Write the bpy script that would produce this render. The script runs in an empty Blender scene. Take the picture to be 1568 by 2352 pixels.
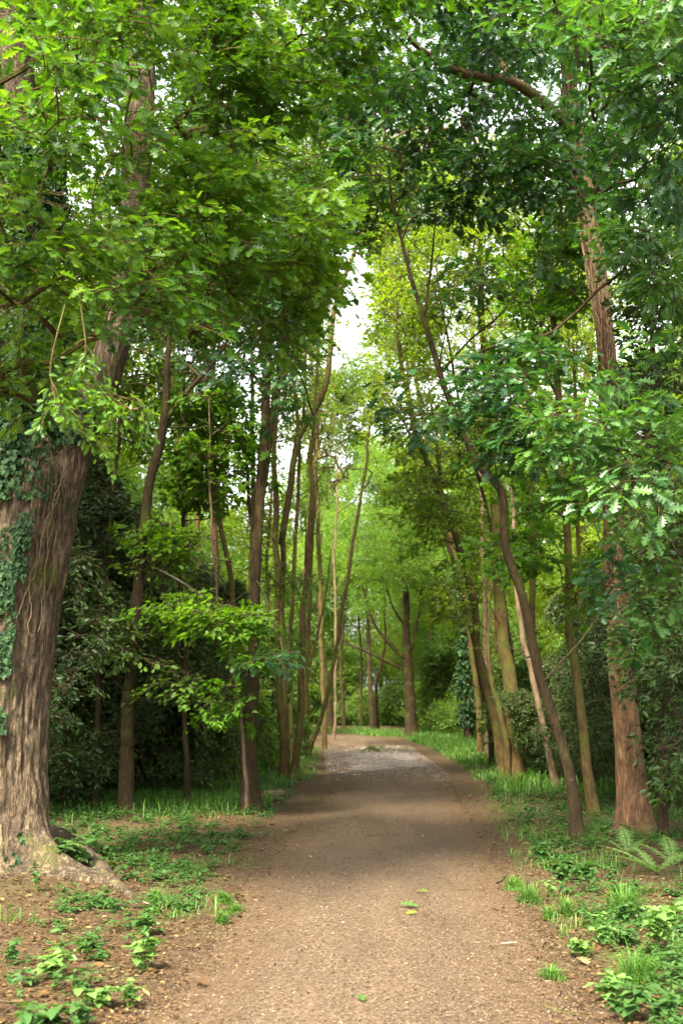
import bpy, math, numpy as np
from mathutils import Vector
rng = np.random.default_rng(11)
D = bpy.data
SC = bpy.context.scene
COL = SC.collection
# ------------------------------------------------------------------ camera geometry (a real camera at eye height on the path)
PW, PH, F, CAMH, HOR = 1568.0, 2352.0, 2800.0, 1.6, 1600.0
PITCH = math.atan((HOR - PH / 2) / F)
CP, SP = math.cos(PITCH), math.sin(PITCH)

def at(px, py, Y):
    u = (px - PW / 2) / F; v = (PH / 2 - py) / F
    fy = CP - v * SP; fz = SP + v * CP
    t = Y / fy
    return np.array([u * t, Y, CAMH + fz * t])

def gxy(px, py):
    u = (px - PW / 2) / F; v = (PH / 2 - py) / F
    fy = CP - v * SP; fz = SP + v * CP
    t = -CAMH / fz
    return np.array([u * t, fy * t])

# ------------------------------------------------------------------ noise
def _hash(ix, iy, iz):
    h = (ix.astype(np.int64) * 374761393 + iy.astype(np.int64) * 668265263 + iz.astype(np.int64) * 2147483647 + 1274126177) & 0xffffffff
    h = ((h ^ (h >> 13)) * 1274126177) & 0xffffffff
    return ((h ^ (h >> 16)) & 0xffff) / 65535.0

def noise(p):
    p = np.asarray(p, float)
    i = np.floor(p); f = p - i; f = f * f * (3 - 2 * f); i = i.astype(np.int64)
    r = 0
    for dx in (0, 1):
        wx = f[..., 0] if dx else 1 - f[..., 0]
        for dy in (0, 1):
            wy = f[..., 1] if dy else 1 - f[..., 1]
            for dz in (0, 1):
                wz = f[..., 2] if dz else 1 - f[..., 2]
                r = r + wx * wy * wz * _hash(i[..., 0] + dx, i[..., 1] + dy, i[..., 2] + dz)
    return r

def fbm(p, o=3):
    s = 0; a = .5; p = np.asarray(p, float)
    for k in range(o):
        s = s + a * noise(p * (2 ** k) + 17.3 * k); a *= .5
    return s / (1 - .5 ** o)

def n2(x, y, f, seed=0.):
    return fbm(np.stack([np.asarray(x) * f + seed, np.asarray(y) * f, np.full_like(np.asarray(x, float), seed)], -1), 3)

# ------------------------------------------------------------------ path plan (left / right edge in plan metres)
EDGE = [  # pixel row, left px, right px
    (2352, 372, 1318), (2200, 490, 1250), (2100, 562, 1192), (2000, 622, 1132), (1900, 700, 1082), (1850, 742, 1052),
    (1790, 786, 1020), (1750, 792, 985), (1722, 792, 930), (1705, 752, 890), (1692, 700, 838)]
Lp = [gxy(a, y) for y, a, b in EDGE]; Rp = [gxy(b, y) for y, a, b in EDGE]
Lp = [np.array([-1.0, -8.]), np.array([-1.0, 2.])] + Lp; Rp = [np.array([1.05, -8.]), np.array([1.1, 2.])] + Rp
Lp += [np.array([-3.6, 51.5]), np.array([-7., 54.]), np.array([-14., 58.]), np.array([-26., 63.])]
Rp += [np.array([-1.8, 55.5]), np.array([-6., 59.]), np.array([-13., 62.]), np.array([-26., 67.])]
Lp = np.array(Lp); Rp = np.array(Rp)

def catmull(P, n):
    P = np.asarray(P, float)
    if len(P) == 2:
        t = np.linspace(0, 1, n)[:, None]; return P[0] * (1 - t) + P[1] * t
    Q = np.vstack([2 * P[0] - P[1], P, 2 * P[-1] - P[-2]])
    seg = np.linalg.norm(np.diff(P[:, :3], axis=0), axis=1); cum = np.concatenate([[0], np.cumsum(seg)]); cum /= cum[-1]
    t = np.linspace(0, 1, n); k = np.clip(np.searchsorted(cum, t, side='right') - 1, 0, len(P) - 2)
    u = ((t - cum[k]) / (cum[k + 1] - cum[k] + 1e-9))[:, None]
    a, b, c, d = Q[k], Q[k + 1], Q[k + 2], Q[k + 3]
    return .5 * ((2 * b) + (c - a) * u + (2 * a - 5 * b + 4 * c - d) * u ** 2 + (3 * b - a - 3 * c + d) * u ** 3)

PL = catmull(Lp, 420); PR = catmull(Rp, 420)
PC = (PL + PR) / 2; PHW = np.linalg.norm(PR - PL, axis=1) / 2

def pdist(x, y):
    """distance outside the path edge (negative inside)"""
    x = np.asarray(x, float); y = np.asarray(y, float); sh = x.shape
    q = np.stack([x.ravel(), y.ravel()], -1); out = np.empty(len(q))
    for s in range(0, len(q), 20000):
        d = np.linalg.norm(q[s:s + 20000, None, :] - PC[None, ::2], axis=2); k = d.argmin(1)
        out[s:s + 20000] = d[np.arange(len(k)), k] - PHW[::2][k]
    return out.reshape(sh)

OAK = gxy(10, 2010)
def hgt(x, y):
    x = np.asarray(x, float); y = np.asarray(y, float)
    d = np.clip(pdist(x, y), 0, None)
    far = np.clip((d - .2) / 5, 0, 1)
    h = .10 * far * far + (n2(x, y, .5, 3.) - .5) * .22 * np.clip(d / 2.5, 0, 1) + (n2(x, y, 2.2, 9.) - .5) * .05 * np.clip(d, 0, 1)
    r = np.hypot(x - OAK[0], y - OAK[1])
    h = h + .09 * np.exp(-(r / 1.1) ** 2)
    return h

# ------------------------------------------------------------------ mesh builder
class MB:
    def __init__(s): s.V = []; s.F = []; s.n = 0
    def add(s, V, Fc, mat=0, rnd=0.5):
        V = np.asarray(V, np.float32).reshape(-1, 3); Fc = np.asarray(Fc, np.int64)
        if len(V) == 0 or len(Fc) == 0: return
        r = np.full(len(Fc), rnd, np.float32) if np.isscalar(rnd) else np.asarray(rnd, np.float32)
        s.V.append(V); s.F.append((Fc + s.n, np.full(len(Fc), mat, np.int32), r)); s.n += len(V)
    def mesh(s, name, mats, off=(0, 0, 0), smooth=False):
        me = D.meshes.new(name)
        V = np.concatenate(s.V) - np.asarray(off, np.float32)
        loops = np.concatenate([f.ravel() for f, m, r in s.F]).astype(np.int32)
        tot = np.concatenate([np.full(len(f), f.shape[1], np.int32) for f, m, r in s.F])
        st = np.concatenate([[0], np.cumsum(tot)[:-1]]).astype(np.int32)
        me.vertices.add(len(V)); me.vertices.foreach_set('co', V.astype(np.float32).ravel())
        me.loops.add(len(loops)); me.loops.foreach_set('vertex_index', loops)
        me.polygons.add(len(tot)); me.polygons.foreach_set('loop_start', st)
        me.polygons.foreach_set('material_index', np.concatenate([m for f, m, r in s.F]))
        me.polygons.foreach_set('use_smooth', np.full(len(tot), smooth))
        a = me.attributes.new('rnd', 'FLOAT', 'FACE'); a.data.foreach_set('value', np.concatenate([r for f, m, r in s.F]))
        for m in (mats if isinstance(mats, (list, tuple)) else [mats]): me.materials.append(m)
        me.update(calc_edges=True)
        return me
    def build(s, name, mats, parent=None, off=(0, 0, 0), smooth=False):
        o = D.objects.new(name, s.mesh(name, mats, off, smooth)); COL.objects.link(o)
        if parent is not None: o.parent = parent
        else: o.location = off
        return o

def tag(o, label=None, cat=None, group=None, kind=None):
    if label: o['label'] = label
    if cat: o['category'] = cat
    if group: o['group'] = group
    if kind: o['kind'] = kind
    return o

def thing(name, loc, label, cat, group=None):
    o = D.objects.new(name, None); COL.objects.link(o); o.location = [float(v) for v in loc]; o.empty_display_size = .3
    return tag(o, label, cat, group)

def dup(root, loc, rz, sc, label=None, group=None):
    c = root.copy(); COL.objects.link(c); c.location = [float(v) for v in loc]; c.rotation_euler = (0, 0, rz); c.scale = (sc, sc, sc)
    if label: c['label'] = label
    if group: c['group'] = group
    for ch in root.children:
        k = ch.copy(); COL.objects.link(k); k.parent = c
        for g in ch.children:
            q = g.copy(); COL.objects.link(q); q.parent = k
    return c

def tube(mb, P, R, sides=6, mat=0, rnd=.5, bump=0., bf=3., cap=True):
    P = np.asarray(P, float); R = np.asarray(R, float); n = len(P)
    T = np.gradient(P, axis=0); T /= np.linalg.norm(T, axis=1)[:, None] + 1e-9
    m = np.abs(T.mean(0)); ref = np.zeros(3); ref[m.argmin()] = 1
    A = np.cross(T, ref); A /= np.linalg.norm(A, axis=1)[:, None] + 1e-9; B = np.cross(T, A)
    th = np.linspace(0, 2 * np.pi, sides, endpoint=False)
    c, s = np.cos(th), np.sin(th)
    rr = R[:, None] * np.ones(sides)
    if bump:
        dirs = c[None, :, None] * A[:, None] + s[None, :, None] * B[:, None]
        q = P[:, None] + dirs * R[:, None, None]
        rr = rr * (1 + bump * (fbm(q * np.array([bf, bf, bf * .35]) + 3.1, 3) - .5) * 2)
    V = P[:, None] + rr[..., None] * (c[None, :, None] * A[:, None] + s[None, :, None] * B[:, None])
    i = np.arange(n - 1)[:, None] * sides; j = np.arange(sides)[None]; j2 = (j + 1) % sides
    Fc = np.stack([i + j, i + j2, i + sides + j2, i + sides + j], -1).reshape(-1, 4)
    mb.add(V.reshape(-1, 3), Fc, mat, rnd)
    return V

# ------------------------------------------------------------------ materials
def mat(name):
    m = D.materials.new(name); m.use_nodes = True; nt = m.node_tree; nt.nodes.clear(); return m, nt

def N(nt, t, **k):
    n = nt.nodes.new(t)
    for a, b in k.items():
        if a in n.inputs.keys() if isinstance(a, str) else False: n.inputs[a].default_value = b
        else: setattr(n, a, b)
    return n

def ramp(nt, stops, fac):
    r = nt.nodes.new('ShaderNodeValToRGB'); e = r.color_ramp.elements
    while len(e) < len(stops): e.new(.5)
    for k, (p, c) in enumerate(stops):
        e[k].position = p; e[k].color = (*c, 1) if len(c) == 3 else c
    nt.links.new(fac, r.inputs[0]); return r.outputs[0]

def mixc(nt, a, b, fac):
    m = nt.nodes.new('ShaderNodeMix'); m.data_type = 'RGBA'
    for s, v in ((6, a), (7, b)):
        if hasattr(v, 'node'): nt.links.new(v, m.inputs[s])
        else: m.inputs[s].default_value = (*v, 1)
    if hasattr(fac, 'node'): nt.links.new(fac, m.inputs[0])
    else: m.inputs[0].default_value = fac
    return m.outputs[2]

def noi(nt, vec, scale, detail=4, rough=.55, out='Fac'):
    n = N(nt, 'ShaderNodeTexNoise'); n.inputs['Scale'].default_value = scale; n.inputs['Detail'].default_value = detail; n.inputs['Roughness'].default_value = rough
    nt.links.new(vec, n.inputs['Vector']); return n.outputs[out]

def mapping(nt, vec, sc):
    m = N(nt, 'ShaderNodeMapping'); m.inputs['Scale'].default_value = sc; nt.links.new(vec, m.inputs['Vector']); return m.outputs[0]

def math_(nt, op, a, b=None):
    m = N(nt, 'ShaderNodeMath', operation=op)
    for k, v in enumerate((a, b)):
        if v is None: continue
        if hasattr(v, 'node'): nt.links.new(v, m.inputs[k])
        else: m.inputs[k].default_value = v
    return m.outputs[0]

def finish(nt, col, rough=.85, bump=None, bdist=.02, bstr=1., spec=.3):
    b = N(nt, 'ShaderNodeBsdfPrincipled'); o = N(nt, 'ShaderNodeOutputMaterial')
    if hasattr(col, 'node'): nt.links.new(col, b.inputs['Base Color'])
    else: b.inputs['Base Color'].default_value = (*col, 1)
    b.inputs['Roughness'].default_value = rough; b.inputs['Specular IOR Level'].default_value = spec
    if bump is not None:
        bp = N(nt, 'ShaderNodeBump'); bp.inputs['Distance'].default_value = bdist; bp.inputs['Strength'].default_value = bstr
        nt.links.new(bump, bp.inputs['Height']); nt.links.new(bp.outputs[0], b.inputs['Normal'])
    nt.links.new(b.outputs[0], o.inputs[0])

def leafmat(name, stops, trans=.4, rough=.5, spec=.35, tcol=(1.5, 1.45, .5)):
    m, nt = mat(name)
    a = N(nt, 'ShaderNodeAttribute', attribute_name='rnd')
    c = ramp(nt, stops, a.outputs['Fac'])
    b = N(nt, 'ShaderNodeBsdfPrincipled'); nt.links.new(c, b.inputs['Base Color'])
    b.inputs['Roughness'].default_value = rough; b.inputs['Specular IOR Level'].default_value = spec
    t = N(nt, 'ShaderNodeBsdfTranslucent')
    mm = nt.nodes.new('ShaderNodeMix'); mm.data_type = 'RGBA'; mm.blend_type = 'MULTIPLY'; mm.inputs[0].default_value = 1
    nt.links.new(c, mm.inputs[6]); mm.inputs[7].default_value = (*tcol, 1); nt.links.new(mm.outputs[2], t.inputs['Color'])
    x = N(nt, 'ShaderNodeMixShader'); x.inputs[0].default_value = trans
    nt.links.new(b.outputs[0], x.inputs[1]); nt.links.new(t.outputs[0], x.inputs[2])
    o = N(nt, 'ShaderNodeOutputMaterial'); nt.links.new(x.outputs[0], o.inputs[0])
    return m

def barkmat(name, dark, light, moss=.3, sc=1., ridge=1.):
    m, nt = mat(name)
    g = N(nt, 'ShaderNodeNewGeometry'); pos = g.outputs['Position']
    tc = N(nt, 'ShaderNodeTexCoord').outputs['Object']
    v1 = mapping(nt, tc, (1 * sc, 1 * sc, .22 * sc))
    v2 = mapping(nt, tc, (1 * sc, 1 * sc, .5 * sc))
    n1 = noi(nt, v1, 26, 6, .65); n2_ = noi(nt, v2, 90, 4, .6); n3 = noi(nt, tc, 2.2, 3)
    v3 = mapping(nt, tc, (1 * sc, 1 * sc, .16 * sc))
    ra = math_(nt, 'ABSOLUTE', math_(nt, 'SUBTRACT', noi(nt, v3, 15, 5, .7), .5)); rb = math_(nt, 'ABSOLUTE', math_(nt, 'SUBTRACT', noi(nt, v1, 38, 4, .7), .5))
    crack = math_(nt, 'MINIMUM', math_(nt, 'ADD', math_(nt, 'MULTIPLY', ra, 7.), math_(nt, 'MULTIPLY', rb, 3.)), 1.)
    h = math_(nt, 'ADD', math_(nt, 'MULTIPLY', crack, .6 * ridge), math_(nt, 'ADD', math_(nt, 'MULTIPLY', n1, .7), math_(nt, 'MULTIPLY', n2_, .35)))
    mid = tuple((a + b) / 2 for a, b in zip(dark, light))
    c = ramp(nt, [(.3, dark), (.52, mid), (.75, light)], math_(nt, 'ADD', math_(nt, 'MULTIPLY', n1, .6), math_(nt, 'MULTIPLY', n2_, .4)))
    c = mixc(nt, c, tuple(x * .45 for x in dark), math_(nt, 'MULTIPLY', math_(nt, 'SUBTRACT', 1., crack), .8 * ridge))
    # weathered blotches a hand wide
    bl = ramp(nt, [(.34, (.42, .40, .38)), (.5, (.85, .85, .85)), (.66, (1.35, 1.32, 1.25))], noi(nt, mapping(nt, tc, (1, 1, .45)), 9. * max(1., sc * .6), 5, .7))
    mb_ = nt.nodes.new('ShaderNodeMix'); mb_.data_type = 'RGBA'; mb_.blend_type = 'MULTIPLY'; mb_.inputs[0].default_value = .85
    nt.links.new(c, mb_.inputs[6]); nt.links.new(bl, mb_.inputs[7]); c = mb_.outputs[2]
    # moss and algae in patches
    ms = ramp(nt, [(.62 - moss * .35, (0, 0, 0)), (.72 - moss * .3, (1, 1, 1))], math_(nt, 'ADD', math_(nt, 'MULTIPLY', n3, .75), math_(nt, 'MULTIPLY', n1, .25)))
    mc = ramp(nt, [(.3, (.035, .05, .008)), (.7, (.12, .13, .02))], noi(nt, tc, 40, 4))
    c = mixc(nt, c, mc, math_(nt, 'MULTIPLY', ms, .75))
    # lichen flecks
    lf = ramp(nt, [(.70, (0, 0, 0)), (.75, (1, 1, 1))], noi(nt, tc, 14, 4, .6))
    c = mixc(nt, c, (.34, .32, .25), math_(nt, 'MULTIPLY', lf, .5))
    finish(nt, c, .9, h, .03 / sc, .9, .2)
    return m

M = {}
M['oak_bark'] = barkmat('oak_bark', (.048, .034, .02), (.31, .225, .135), .16, .8, 1.)
M['red_bark'] = barkmat('red_bark', (.062, .034, .018), (.265, .148, .072), .18, 1.2, .8)
M['dark_bark'] = barkmat('dark_bark', (0.021, 0.014, 0.005), (0.082, 0.054, 0.022), .25, 1.6, .6)
M['mid_bark'] = barkmat('mid_bark', (0.054, 0.033, 0.011), (0.198, 0.129, 0.045), .45, 1.6, .6)
M['pale_bark'] = barkmat('pale_bark', (0.087, 0.056, 0.032), (0.252, 0.179, 0.107), .3, 1.8, .4)
M['twig'] = barkmat('twig_bark', (.04, .03, .018), (.13, .09, .05), .3, 3., .3)
M['vine'] = barkmat('vine_bark', (0.080, 0.052, 0.028), (0.224, 0.160, 0.088), .15, 3., .2)
M['oak_leaf'] = leafmat('oak_leaf', [(0, (0.030, 0.084, 0.011)), (.5, (0.062, 0.147, 0.015)), (1, (0.123, 0.223, 0.021))], .5, .42, .45, (1.6, 1.5, .35))
M['oak_leaf_blue'] = leafmat('oak_leaf_blue', [(0, (.018, .062, .02)), (.5, (.032, .098, .026)), (1, (.075, .165, .03))], .42, .42, .5, (1.5, 1.5, .35))
M['yellow_leaf'] = leafmat('yellow_leaf', [(0, (0.090, 0.170, 0.015)), (.5, (0.159, 0.254, 0.021)), (1, (0.244, 0.339, 0.032))], .6, .5, .3, (1.45, 1.35, .4))
M['maple_leaf'] = leafmat('maple_leaf', [(0, (0.040, 0.114, 0.009)), (.5, (0.075, 0.176, 0.012)), (1, (0.123, 0.229, 0.018))], .55, .5, .3, (1.4, 1.4, .5))
M['mid_leaf'] = leafmat('mid_leaf', [(0, (.045, .10, .014)), (.5, (.08, .155, .018)), (1, (.14, .22, .026))], .5, .5, .35, (1.5, 1.45, .4))
M['far_leaf'] = leafmat('far_leaf', [(0, (0.065, 0.140, 0.022)), (.5, (0.113, 0.211, 0.030)), (1, (0.184, 0.281, 0.043))], .58, .55, .3, (1.45, 1.4, .5))
M['holly_leaf'] = leafmat('holly_leaf', [(0, (0.016, 0.036, 0.009)), (.6, (0.032, 0.068, 0.013)), (1, (0.061, 0.108, 0.017))], .32, .38, .45, (1.4, 1.4, .4))
M['holly_dark'] = leafmat('holly_dark_leaf', [(0, (0.016, 0.035, 0.009)), (.6, (0.034, 0.068, 0.013)), (1, (0.069, 0.121, 0.019))], .24, .5, .28, (1.3, 1.4, .4))
M['ivy_leaf'] = leafmat('ivy_leaf', [(0, (.012, .035, .012)), (.6, (.025, .06, .018)), (1, (.05, .105, .026))], .25, .6, .2, (1.3, 1.4, .4))
M['herb_leaf'] = leafmat('herb_leaf', [(0, (0.026, 0.066, 0.015)), (.5, (0.043, 0.104, 0.022)), (1, (0.077, 0.147, 0.031))], .4, .5, .35, (1.3, 1.4, .5))
M['herb_bright'] = leafmat('herb_bright', [(0, (.06, .13, .03)), (.5, (.11, .21, .045)), (1, (.18, .29, .07))], .4, .5, .35, (1.3, 1.4, .5))
M['grass'] = leafmat('grass_blade', [(0, (.035, .10, .015)), (.5, (.07, .17, .022)), (1, (.16, .26, .04))], .4, .5, .3, (1.3, 1.35, .5))
M['litter'] = leafmat('dead_leaf', [(0, (0.031, 0.016, 0.007)), (.5, (0.079, 0.043, 0.015)), (.85, (0.142, 0.086, 0.032)), (1, (0.198, 0.142, 0.059))], .15, .75, .2, (1.3, 1.0, .6))
M['chip'] = leafmat('path_chip', [(0, (0.034, 0.019, 0.012)), (.4, (0.083, 0.055, 0.032)), (.85, (0.139, 0.093, 0.056)), (1, (0.200, 0.151, 0.102))], .0, .85, .2)
M['pale_chip'] = leafmat('pale_chip', [(0, (0.113, 0.080, 0.059)), (.5, (0.258, 0.208, 0.180)), (1, (0.464, 0.406, 0.370))], .0, .85, .2)
M['moss'] = leafmat('moss_tuft', [(0, (0.033, 0.036, 0.005)), (.5, (0.072, 0.078, 0.009)), (1, (0.130, 0.124, 0.013))], .2, .8, .1)

def groundmat():
    m, nt = mat('forest_soil')
    tc = N(nt, 'ShaderNodeNewGeometry').outputs['Position']
    a = noi(nt, tc, 55, 6, .7); b = noi(nt, tc, 1.1, 4); c_ = noi(nt, tc, 14, 5, .65)
    c = ramp(nt, [(.28, (0.025, 0.016, 0.008)), (.5, (0.069, 0.043, 0.021)), (.62, (0.110, 0.072, 0.037)), (.76, (0.185, 0.133, 0.070))], math_(nt, 'ADD', math_(nt, 'MULTIPLY', a, .6), math_(nt, 'MULTIPLY', c_, .4)))
    g = ramp(nt, [(.50, (0, 0, 0)), (.68, (1, 1, 1))], b)
    c = mixc(nt, c, (.055, .075, .018), math_(nt, 'MULTIPLY', g, .35))
    finish(nt, c, .95, math_(nt, 'ADD', a, c_), .03, .8, .15)
    return m

def pathmat(name, stops, edge=False):
    m, nt = mat(name)
    tc = N(nt, 'ShaderNodeNewGeometry').outputs['Position']
    a = noi(nt, tc, 120, 5, .75); b = noi(nt, mapping(nt, tc, (2.2, .35, 1)), 1., 5, .6); c_ = noi(nt, tc, 28, 5, .7)
    v = N(nt, 'ShaderNodeTexVoronoi'); v.inputs['Scale'].default_value = 75; nt.links.new(tc, v.inputs['Vector'])
    f = math_(nt, 'ADD', math_(nt, 'MULTIPLY', a, .45), math_(nt, 'ADD', math_(nt, 'MULTIPLY', c_, .25), math_(nt, 'MULTIPLY', N_sep(nt, v.outputs['Color']), .3)))
    c = ramp(nt, stops, f)
    w = ramp(nt, [(.35, (0, 0, 0)), (.7, (1, 1, 1))], b)
    c = mixc(nt, c, tuple(x * .55 for x in stops[1][1]), math_(nt, 'MULTIPLY', w, .6))
    if edge:  # trodden surface gives way to soil at the margins
        at_ = N(nt, 'ShaderNodeAttribute', attribute_name='edge').outputs['Fac']
        e = ramp(nt, [(.10, (1, 1, 1)), (.62, (0, 0, 0))], math_(nt, 'ADD', at_, math_(nt, 'MULTIPLY', math_(nt, 'SUBTRACT', noi(nt, tc, 3.2, 5, .65), .5), .7)))
        sc_ = ramp(nt, [(.28, (0.026, 0.017, 0.008)), (.5, (0.071, 0.044, 0.022)), (.62, (0.114, 0.075, 0.038)), (.76, (0.192, 0.137, 0.072))], math_(nt, 'ADD', math_(nt, 'MULTIPLY', noi(nt, tc, 55, 6, .7), .6), math_(nt, 'MULTIPLY', noi(nt, tc, 14, 5, .65), .4)))
        c = mixc(nt, c, sc_, e)
    finish(nt, c, .95, f, .012, .8, .15)
    return m

def N_sep(nt, col):
    s = N(nt, 'ShaderNodeSeparateColor'); nt.links.new(col, s.inputs[0]); return s.outputs[0]

M['soil'] = groundmat()
M['path'] = pathmat('trodden_path', [(.28, (0.034, 0.022, 0.012)), (.45, (0.081, 0.054, 0.031)), (.6, (0.128, 0.089, 0.054)), (.78, (0.213, 0.162, 0.111))], True)
M['gravel'] = pathmat('pale_gravel', [(.28, (0.130, 0.097, 0.079)), (.45, (0.236, 0.194, 0.167)), (.6, (0.312, 0.265, 0.239)), (.78, (0.452, 0.397, 0.371))])
def plainmat(name, c0, c1, sc, rough=.9):
    m, nt = mat(name); tc = N(nt, 'ShaderNodeTexCoord').outputs['Object']
    n = noi(nt, tc, sc, 5, .6); finish(nt, ramp(nt, [(.3, c0), (.7, c1)], n), rough, n, .01, .6, .2); return m
M['deadwood'] = plainmat('bleached_deadwood', (0.154, 0.119, 0.077), (0.350, 0.294, 0.217), 30)
M['rot'] = plainmat('rotten_log', (.03, .018, .012), (.11, .06, .035), 30)
M['stone'] = plainmat('pale_stone', (0.300, 0.277, 0.247), (0.488, 0.465, 0.435), 25)
M['root'] = barkmat('worn_root', (.07, .046, .028), (.27, .185, .115), .3, 1.6, .5)

# ------------------------------------------------------------------ ground, path
gx = np.unique(np.concatenate([np.linspace(-9, 9, 150), -9 - np.geomspace(.15, 260, 55), 9 + np.geomspace(.15, 260, 55)]))
gy = np.unique(np.concatenate([np.linspace(2, 40, 260), 2 - np.geomspace(.2, 120, 30), np.linspace(40.2, 75, 110), 75 + np.geomspace(.5, 260, 40)]))
XX, YY = np.meshgrid(gx, gy); ZZ = hgt(XX, YY)
ZZ = np.where(pdist(XX, YY) < .12, ZZ - .012, ZZ)
mb = MB(); nx, ny = len(gx), len(gy)
i = (np.arange(ny - 1)[:, None] * nx + np.arange(nx - 1)[None]).ravel()
mb.add(np.stack([XX, YY, ZZ], -1).reshape(-1, 3), np.stack([i, i + 1, i + nx + 1, i + nx], -1))
tag(mb.build('ground', M['soil'], smooth=True), 'brown forest floor of soil and leaf litter around the path', kind='structure')

def strip(s0, s1, w0, w1, z, seed, n, cols):
    s = np.linspace(s0, s1, n); k = s * (len(PL) - 1); k0 = np.clip(k.astype(int), 0, len(PL) - 2); f = (k - k0)[:, None]
    L = PL[k0] * (1 - f) + PL[k0 + 1] * f; R = PR[k0] * (1 - f) + PR[k0 + 1] * f
    jl = (n2(L[:, 0], L[:, 1], 1.4, seed) - .5) * .34 + (n2(L[:, 0], L[:, 1], 7, seed) - .5) * .16
    jr = (n2(R[:, 0], R[:, 1], 1.4, seed + 5) - .5) * .34 + (n2(R[:, 0], R[:, 1], 7, seed + 5) - .5) * .16
    u = (R - L) / np.linalg.norm(R - L, axis=1)[:, None]
    L = L + u * (jl + w0)[:, None]; R = R + u * (jr + w1)[:, None]
    t = np.linspace(0, 1, cols)
    Q = L[:, None] * (1 - t)[None, :, None] + R[:, None] * t[None, :, None]
    zz = z + (n2(Q[..., 0], Q[..., 1], 1.7, 2.) - .5) * .03 * (np.sin(t * np.pi)[None]) + (n2(Q[..., 0], Q[..., 1], 6., 2.) - .5) * .010 * (np.sin(t * np.pi)[None])
    zz = zz + .03 * np.sin(t * np.pi)[None]
    ez = .0 if z < .01 else .0
    return Q, zz
Q, zz = strip(0, 1, -.06, .06, .004, 4., 900, 26)
def addgrid(mb, Q, zz):
    n, c = zz.shape; V = np.concatenate([Q, zz[..., None]], -1).reshape(-1, 3)
    i = (np.arange(n - 1)[:, None] * c + np.arange(c - 1)[None]).ravel()
    mb.add(V, np.stack([i, i + 1, i + c + 1, i + c], -1))
mb = MB(); addgrid(mb, Q, zz)
po = mb.build('path', M['path'], smooth=True); t_ = np.linspace(0, 1, 26); wz = np.linalg.norm(Q[:, -1] - Q[:, 0], axis=1)[:, None]
ea = po.data.attributes.new('edge', 'FLOAT', 'POINT'); ea.data.foreach_set('value', (np.minimum(t_, 1 - t_)[None] * wz).astype(np.float32).ravel())
tag(po, 'broad trodden brown path curving away between the trees', kind='structure')
def path_z(x, y):  # same surface as the strip, near enough for scattering
    d = pdist(x, y)
    t = np.clip(-d / 1.0, 0, 1)
    return .006 + .03 * np.sin(t * np.pi / 2) + (n2(x, y, 1.7, 2.) - .5) * .03 * t
def row_s(Y):
    k = np.abs(PC[:300, 1] - Y).argmin(); return k / (len(PL) - 1)
Qg, zg = strip(row_s(22.), row_s(42), -.12, .12, .012, 8., 260, 60)
n, c = zg.shape; mb = MB()
un = np.linspace(-1, 1, n)[:, None]; vn = np.linspace(-1, 1, c)[None]
win = np.minimum(1.15 - np.abs(un) * 1.5, (1.05 - np.abs(vn)) * 1.6)
msk = win + (n2(Qg[..., 0], Qg[..., 1] * .5, 1.3, 31.) - .5) * 1.5 + (n2(Qg[..., 0], Qg[..., 1] * .7, 6., 33.) - .5) * .9 > .42
keep = (msk[:-1, :-1] & msk[1:, :-1] & msk[:-1, 1:] & msk[1:, 1:])
V = np.concatenate([Qg, zg[..., None]], -1).reshape(-1, 3)
i = (np.arange(n - 1)[:, None] * c + np.arange(c - 1)[None])[keep]
mb.add(V, np.stack([i, i + 1, i + c + 1, i + c], -1))
tag(mb.build('gravel_patch', M['gravel'], smooth=True), 'pale grey gravel stretch of the path before the bend', kind='structure')

# ------------------------------------------------------------------ leaves and sprays
def leaf_tpl(kind):
    if kind == 'oak':
        xs = np.array([0, .16, .20, .31, .44, .50, .66, .72, .87, 1.0]); ws = np.array([.012, .05, .20, .07, .31, .09, .37, .11, .24, .0])
    elif kind == 'ovate':
        xs = np.array([0, .12, .35, .65, 1.]); ws = np.array([.02, .26, .40, .28, .0])
    elif kind == 'ivy':
        xs = np.array([0, .05, .22, .45, .7, 1.]); ws = np.array([.02, .34, .50, .26, .22, 0.])
    elif kind == 'slim':
        xs = np.array([0, .35, .7, 1.]); ws = np.array([.02, .20, .17, .0])
    elif kind == 'hex':
        xs = np.array([0, .3, .68, 1.]); ws = np.array([.03, .22, .27, .0])
    else:  # 'quad'
        V = np.array([[0, 0, 0], [.5, .30, .07], [1, 0, -.08], [.5, -.30, .07]]); return V, np.array([[0, 1, 2, 3]])
    z0 = -.16 * xs ** 2
    mid = np.stack([xs, 0 * xs, z0], -1); l = np.stack([xs, ws, z0 + ws * .28], -1); r = np.stack([xs, -ws, z0 + ws * .28], -1)
    n = len(xs); V = np.concatenate([mid, l, r]); i = np.arange(n - 1)
    Fc = np.concatenate([np.stack([i, i + 1, n + i + 1, n + i], -1), np.stack([i, 2 * n + i, 2 * n + i + 1, i + 1], -1)])
    return V, Fc

def norm(v): return v / (np.linalg.norm(v, axis=-1, keepdims=True) + 1e-9)

def place(tV, tF, X, Zn, p, s):
    """copies of a template with local x axis along X and local z near Zn"""
    X = norm(X); Yv = norm(np.cross(Zn, X)); Z = np.cross(X, Yv)
    R = np.stack([X, Yv, Z], -1) * np.asarray(s)[:, None, None]
    V = np.einsum('nij,vj->nvi', R, tV) + p[:, None]
    Fc = tF[None] + (np.arange(len(p)) * len(tV))[:, None, None]
    return V.reshape(-1, 3), Fc.reshape(-1, tF.shape[1])

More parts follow.
